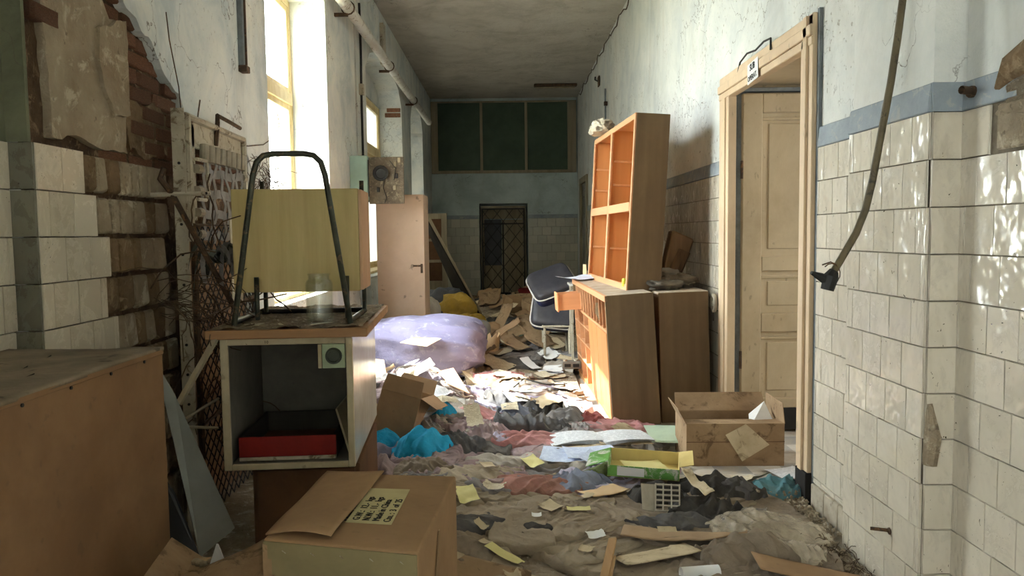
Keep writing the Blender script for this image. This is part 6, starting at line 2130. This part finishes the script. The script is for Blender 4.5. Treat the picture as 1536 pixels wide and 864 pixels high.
for (px, py, w_, d_, r_, m_, lab, nm) in [
    (798, 697, 0.09, 0.13, 0.5, M_paperyellow, 'yellow card lying between the grey and pink garments', 'card'),
    (868, 774, 0.11, 0.05, 0.0, M_paperyellow, 'yellow card folded in two on the dusty rags', 'card'),
    (757, 831, 0.15, 0.08, -0.4, M_paperyellow, 'yellow card on the near rags close to the foreground carton', 'card'),
    (700, 748, 0.10, 0.14, 0.3, M_paperyellow, 'greenish yellow paper sticking out beside the foreground carton', 'card'),
    (805, 781, 0.045, 0.035, 0.0, M_paper, 'tiny white ticket on the dusty rags', 'ticket'),
    (893, 806, 0.075, 0.05, 0.2, M_paper, 'torn white paper scrap right of the dark wallet', 'paper'),
    (880, 823, 0.06, 0.05, -0.5, M_papertan, 'small cream ticket in front of the torn white scrap', 'ticket'),
    (731, 821, 0.06, 0.05, -0.5, M_papertan, 'small beige ticket left of the near yellow card', 'ticket'),
    (1070, 812, 0.06, 0.03, -0.3, M_paper, 'small white ticket on the corrugated strip', 'ticket'),
    (1140, 768, 0.06, 0.03, -0.2, M_paper, 'small white ticket lying behind the clear bag', 'ticket'),
    (948, 845, 0.07, 0.05, 0.1, M_papertan, 'crumpled beige ticket beside the broken lath', 'ticket'),
    (1182, 690, 0.20, 0.18, 0.3, M_print, 'white printed sheet under the doorway box', 'paper'),
    (1052, 706, 0.34, 0.14, 0.0, M_printtan, 'dusty printed sheet in front of the doorway box', 'paper'),
    (1000, 682, 0.26, 0.18, 0.3, M_printtan, 'dusty printed sheet left of the doorway box', 'paper'),
    (1035, 722, 0.22, 0.10, -0.1, M_papertan, 'pale dusty card before the black jacket', 'card'),
    (935, 672, 0.3, 0.1, 0.1, M_papertan, 'tan sheet under the open booklet', 'paper'),
    (945, 700, 0.26, 0.12, 0.2, M_papertan, 'tan sheet behind the green carton', 'paper')]:
    spx(nm if nm != 'paper' else 'paper_sheet', lab, nm, px, py, w_, d_, r_, m_, curl=0.006, irregular=0.12 if 'torn' in lab or 'crumpled' in lab else 0.0)

# cards and boards near the viewpoint
o = spx('tan_card', 'large tan card lying in front of the blue grey shirt', 'card', 905, 742, 0.22, 0.14, 0.5, M_carton_pale, th=0.003, curl=0.008)
spx('cardboard_sheet', 'brown dusty cardboard sheet on the floor beside the foreground carton', 'cardboard', 715, 858, 0.42, 0.16, -0.1, M_carton_dirty, th=0.005, curl=0.005, stiff=1)
spx('cardboard_sheet', 'pale stained cardboard corner right of the brown dusty sheet', 'cardboard', 795, 858, 0.14, 0.12, -0.3, M_papertan, th=0.004, curl=0.004)
co = spx('corrugated_strip', 'long bowed corrugated cardboard strip below the black garments', 'cardboard', 1025, 812, 0.52, 0.13, -0.28, M_corr, th=0.006, curl=0.008, stiff=0.6, lift=0.008)
for k in range(9):
    t = -0.22 + k * 0.055
    p = Vector((t * math.cos(-0.28), t * math.sin(-0.28), 0))
spx('cardboard_sheet', 'stained tan cardboard lying between the lath and the corrugated strip', 'cardboard', 985, 838, 0.34, 0.13, 0.35, M_papertan, th=0.004, curl=0.004, stiff=1, lift=0.012)
spx('cardboard_sheet', 'brown cardboard sheet at the lower right by the tiled wall', 'cardboard', 1225, 862, 0.46, 0.14, -0.05, M_carton, th=0.005, curl=0.003, stiff=1, lift=0.012)
ls = thing('broken_lath', 'broken wooden lath lying end-on on the near rags', 'lath', (0, 0, 0))
q0, q1 = at(906, 872, z=0.11), at(919, 812, z=0.10)
wv_ = Vector((0.017, 0, 0))
MB().hexa([q0 - wv_, q0 + wv_, q1 + wv_, q1 - wv_], [q + Vector((0, 0, 0.016)) for q in (q0 - wv_, q0 + wv_, q1 + wv_, q1 - wv_)]).build('lath', M_stick, ls, bevel=0.002)
MB().hexa([q0 + wv_, q0 + wv_ * 1.7, q0.lerp(q1, .55) + wv_ * 1.6, q0.lerp(q1, .55) + wv_], [q + Vector((0, 0, 0.01)) for q in (q0 + wv_, q0 + wv_ * 1.7, q0.lerp(q1, .55) + wv_ * 1.6, q0.lerp(q1, .55) + wv_)]).build('splinter', M_stick, ls)
ro = thing('paper_roll', 'white half roll lying at the lower edge by the knotted cloth', 'roll', (0, 0, 0))
q0, q1 = at(1022, 862, z=0.10), at(1078, 858, z=0.10)
MB().tube([q0, q1], 0.028, 14).build('roll', M_paper, ro, smooth=True)

# green carton tray with yellow inside
gp = at(962, 736, z=0.05)
gc = thing('green_carton_tray', 'open shallow green printed carton with a yellow inside', 'cardboard box', (gp.x + 0.03, gp.y + 0.10, hlocal(gp.x, gp.y, 0.12) + 0.035), rot=(0.05, 0.03, -0.20))
w_, d_, h_ = 0.37, 0.24, 0.075
B('front_wall', M_greenprint, gc, -w_ / 2, w_ / 2, -d_ / 2, -d_ / 2 + 0.004, 0, h_ * 0.8, 0.001)
B('rear_wall', M_yellowin, gc, -w_ / 2, w_ / 2, d_ / 2 - 0.004, d_ / 2, 0, h_, 0.001)
B('side_wall', M_greenprint, gc, -w_ / 2, -w_ / 2 + 0.004, -d_ / 2, d_ / 2, 0, h_, 0.001)
B('side_wall', M_yellowin, gc, w_ / 2 - 0.004, w_ / 2, -d_ / 2, d_ / 2, 0, h_, 0.001)
B('bottom', M_yellowin, gc, -w_ / 2, w_ / 2, -d_ / 2, d_ / 2, 0, 0.004, 0)
B('inner_front', M_yellowin, gc, -w_ / 2 + 0.004, w_ / 2, -d_ / 2 + 0.004, -d_ / 2 + 0.006, 0, h_ * 0.78, 0)
quad_board('flap', [(w_ / 2, -d_ / 2, h_), (w_ / 2, d_ / 2, h_), (w_ / 2 + 0.07, d_ / 2 - 0.02, h_ + 0.02), (w_ / 2 + 0.07, -d_ / 2 + 0.02, h_ + 0.01)], 0.003, M_yellowin, gc)
quad_board('flap', [(-w_ / 2, -d_ / 2 + 0.02, h_), (-w_ / 2, d_ / 2, h_), (-w_ / 2 - 0.11, d_ / 2 - 0.03, h_ * 0.6), (-w_ / 2 - 0.12, -d_ / 2 + 0.05, h_ * 0.3)], 0.003, M_greenprint, gc)
quad_board('printed_patch', [(-w_ / 2 + 0.05, -d_ / 2 - 0.001, 0.008), (-w_ / 2 + 0.19, -d_ / 2 - 0.001, 0.008), (-w_ / 2 + 0.19, -d_ / 2 - 0.001, 0.052), (-w_ / 2 + 0.05, -d_ / 2 - 0.001, 0.056)], 0.001, M_print, gc)
yc = sheet('yellow_sheet', 'yellow paper sheet lying inside the green carton', 'paper', None, gc.location.x + 0.0, gc.location.y - 0.01, 0.22, 0.16, 0.2, M_paperyellow, z=gc.location.z + 0.022, curl=0.006, stiff=1)

# grey moulded crate fragment
ep = at(1000, 762, z=0.12)
eg = thing('crate_fragment', 'piece of pale grey plastic crate with square openings among the black garments', 'crate', (ep.x, ep.y, 0.10), rot=(math.radians(52), 0, math.radians(-12)))
for k in range(6):
    MB().box(-0.06, 0.075, -0.004, 0.004, 0, 0).build
    B('slat', M_egg, eg, -0.055, 0.06, 0.025 * k, 0.025 * k + 0.007, 0, 0.012, 0.001)
for x_ in (-0.055, -0.02, 0.018, 0.055):
    B('upright', M_egg, eg, x_, x_ + 0.007, 0, 0.132, 0.001, 0.016, 0.001)
quad_board('side_wing', [(-0.11, 0.0, 0.02), (-0.055, 0, 0.0), (-0.055, 0.13, 0), (-0.12, 0.12, 0.03)], 0.004, M_egg, eg)
bw = spx('white_strap_board', 'pale bent strip standing out of the black garments', 'strip', 1046, 752, 0.05, 0.24, 0.25, M_papertan, th=0.004, z=0.10, tilt=0.10, dir_=PI / 2)

# newspapers in the left heap and random paper
for i, (px, py, z_, w_, r_, lab) in enumerate([
    (612, 577, 0.42, 0.34, 0.3, 'topmost newspaper of the stack on the left heap'),
    (622, 586, 0.37, 0.36, 0.1, 'newspaper just under the topmost one on the left heap'),
    (640, 566, 0.40, 0.30, -0.3, 'newspaper fanned toward the mattress on the left heap'),
    (600, 594, 0.34, 0.30, 0.5, 'lowest newspaper at the cabinet side of the left heap')]):
    spx('newspaper', lab, 'newspaper', px, py, w_, 0.22, r_, M_printtan if i % 2 else M_print, z=z_, curl=0.02, stiff=0.3)
spx('magazine', 'open magazine lying on the lilac mattress', 'magazine', 628, 512, 0.34, 0.24, 0.1, M_printtan, z=0.52, curl=0.01, stiff=1)
rp = random.Random(77)


def papers(n, xr, yr, sz, mats, label, group, seed, nm='paper_sheet', cat='paper', th=0.0, curl=0.012, tilt=0.0, avoid=None):
    r = random.Random(seed)
    i = 0
    t = 0
    while i < n and t < 20 * n:
        t += 1
        x, y = r.uniform(*xr), r.uniform(*yr)
        if inside_foot(x, y, 0.12) or (avoid and avoid(x, y)):
            continue
        s_ = r.uniform(*sz)
        sheet(nm, label, cat, group, x, y, s_, s_ * r.uniform(0.55, 0.9), r.uniform(0, PI), r.choice(mats), th=th, curl=curl * r.uniform(0.5, 1.6), n=8, stiff=r.uniform(0.3, 0.9), tilt=r.uniform(0, tilt), irregular=0.2 * (r.random() > 0.5))
        i += 1


papers(26, (-0.1, 0.75), (5.4, 7.6), (0.12, 0.3), [M_paper, M_print, M_printtan, M_papertan], 'pale paper sheet strewn over the sunlit floor', 'papers strewn over the sunlit floor', 41)
papers(34, (-0.5, 0.62), (7.6, 11.0), (0.14, 0.34), [M_papertan, M_papertan, M_printtan, M_carton_dirty, M_carton_dirty, M_paper], 'paper sheet strewn beyond the sunlit floor', 'papers strewn beyond the sunlit floor', 42, tilt=0.08)
papers(40, (-1.1, 1.1), (10.5, 15.5), (0.2, 0.45), [M_papertan, M_carton_dirty, M_carton], 'cardboard or paper sheet in the dark far end', 'sheets in the dark far end', 43, tilt=0.2, curl=0.03)
papers(14, (-0.4, 0.62), (7.8, 10.5), (0.25, 0.45), [M_carton_dirty, M_carton, M_carton_dirty], 'tilted cardboard flap beyond the sunlit floor', 'cardboard flaps beyond the sunlit floor', 44, nm='cardboard_flap', cat='cardboard', th=0.004, tilt=0.28, curl=0.03)
papers(12, (0.75, 1.35), (4.1, 5.3), (0.1, 0.2), [M_printtan, M_papertan], 'dusty paper lying on bare floor before the doorway', 'papers before the doorway', 45)
papers(20, (-0.5, 0.8), (2.4, 4.2), (0.05, 0.12), [M_papertan, M_printtan], 'small dusty paper scrap on the near rags', 'paper scraps on the near rags', 46, nm='paper_scrap')
papers(16, (-1.0, -0.2), (4.9, 6.2), (0.1, 0.2), [M_paper, M_papertan, M_printtan], 'paper scrap caught in the left heap', 'paper scraps in the left heap', 47, nm='paper_scrap', tilt=0.1)
gl_ = thing('green_bowl', 'dark green plastic bowl upside down lying on papers beyond the sun', 'bowl', (*at(792, 515, z=0.12).xy, hlocal(at(792, 515, z=0.12).x, at(792, 515, z=0.12).y, 0.1) + 0.0))
MB().lathe([(0, 0.05), (0.10, 0.045), (0.12, 0.02), (0.125, 0.0)], 20).build('lid_shell', M_greenthing, gl_, smooth=True)
cl2 = thing('thin_cable', 'thin dark cable curling over the pale floor beside the cabinet', 'cable', (0, 0, 0))
cp = [at(*q, z=0.1) for q in [(905 - 130, 575), (800, 566), (830, 563), (850, 568), (845, 575), (820, 577), (786, 572), (770, 580)]]
MB().tube([Vector((q.x, q.y, hlocal(q.x, q.y, 0.03) + 0.02)) for q in cp], 0.006, 6).build('wire', M_black, cl2)
mk = thing('metal_gadget', 'small grey metal machine part lying at the far foot of the pigeonhole cabinet', 'machine part', (*at(857, 552, z=0.1).xy, 0.10))
B('body', M_greyshell, mk, -0.09, 0.09, -0.06, 0.06, 0, 0.07, 0.006)
B('slot', M_black, mk, -0.07, -0.01, -0.065, -0.05, 0.02, 0.05, 0.002)
B('slot', M_black, mk, 0.01, 0.07, -0.065, -0.05, 0.02, 0.05, 0.002)
MB().cyl((-0.06, -0.02, 0.07), (0, 0, 1), 0.02, 0.02, 10).cyl((0.05, 0.01, 0.07), (0, 0, 1), 0.025, 0.015, 10).build('knob', M_whitemetal, mk)

# whip-like flexible rod by the seats
fw = thing('curved_rod', 'thin curved rod arching up from the far box behind the charcoal seats', 'rod', (0, 0, 0))
MB().tube([at(798, 500, y=8.9), at(798, 462, y=8.9), at(799, 448, y=8.9), at(803, 432, y=8.9), at(812, 420, y=8.9), at(828, 408, y=8.9), at(848, 398, y=8.9)], 0.006, 5).build('rod', M_rubber, fw)

# rubble at the foot of the tiled wall
rr2 = random.Random(9)
mbr = MB()
for i in range(500):
    x = 1.48 - abs(rr2.gauss(0, 0.09))
    y = rr2.uniform(2.9, 4.1)
    if x > 1.42 and y < 3.4:
        x -= 0.08
    s_ = rr2.uniform(0.004, 0.016)
    z = float(hs(np.array([x]), np.array([y]))[0]) + s_ * 0.3
    R_ = Euler((rr2.uniform(0, 6), rr2.uniform(0, 6), rr2.uniform(0, 6))).to_matrix()
    vs = [Vector((x, y, z)) + R_ @ (Vector(q) * s_ * rr2.uniform(0.7, 1.2)) for q in ((1, 0, 0), (0, 1, 0), (-1, 0, 0), (0, -1, 0), (0, 0, 1), (0, 0, -1))]
    mbr.add(vs, [(0, 1, 4), (1, 2, 4), (2, 3, 4), (3, 0, 4), (1, 0, 5), (2, 1, 5), (3, 2, 5), (0, 3, 5)])
tag(mbr.build('rubble', M_rubble), 'crumbled plaster rubble along the foot of the right tiled wall', 'rubble', kind='stuff')
fibres('dry_moss', 'brown fibrous moss at the foot of the right tiled wall', 'moss', (1.34, 3.1, 0.03), 90, (0.05, 0.10, 0.008), 0.08, 12, r=0.0015, bias=(0, 0, 0.2))

# ---------------------------------------------------------------- labels that single out the look-alikes
MARKS = {}
for o in S.objects:
    pass
LAND = [('the foreground carton', -0.4, 2.3), ('the doorway box', 1.3, 4.85), ('the green carton', gc.location.x, gc.location.y), ('the open booklet', bo.location.x, bo.location.y),
        ('the tipped carton', -0.72, 4.95), ('the mattress', -0.9, 7.6), ('the wardrobe', -1.1, 8.5), ('the lattice gate', -0.1, 16.5), ('the tiled pier', 1.47, 3.0),
        ('the crate fragment', ep.x, ep.y), ('the broken lath', 0.28, 2.9), ('the grey shell', -0.5, 8.75), ('the charcoal seats', 0.5, 8.35), ('the red crate', 0.42, 13.4),
        ('the sagging far box', 0.13, 11.0), ('the yellow bags', -0.65, 10.5), ('the cabinet foot', 0.7, 5.6), ('the teal cloth', 1.35, 4.2), ('the blue grey shirt', 0.32, 4.2),
        ('the white cabinet', -0.7, 4.2), ('the broken tube', -0.21, 8.35), ('the leaning plank', -0.2, 11.5), ('the glazed door frame', -1.4, 14.0), ('the right wall', 1.5, 12.5)]
ORD = ['nearest', 'second nearest', 'third nearest', 'fourth nearest', 'fifth nearest', 'sixth nearest', 'seventh nearest', 'eighth nearest', 'ninth nearest', 'tenth nearest', 'eleventh nearest', 'twelfth nearest', 'thirteenth nearest', 'fourteenth nearest']
by = {}
for o in S.objects:
    if not o.parent and o.get('label'):
        by.setdefault(o['label'], []).append(o)
for lab, ls_ in by.items():
    if len(ls_) < 2:
        continue
    used = {}
    cand = []
    for li, (nm, x_, y_) in enumerate(LAND):
        order = sorted(ls_, key=lambda o: (o.location.x - x_) ** 2 + (o.location.y - y_) ** 2)
        for r_, o in enumerate(order[:14]):
            cand.append((r_, math.hypot(o.location.x - x_, o.location.y - y_), li, o))
    cand.sort(key=lambda t: (t[0], t[1]))
    done = set()
    for r_, d_, li, o in cand:
        if o.name in done:
            continue
        done.add(o.name)
        short = lab
        o['label'] = '%s, %s to %s' % (short, ORD[r_], LAND[li][0])
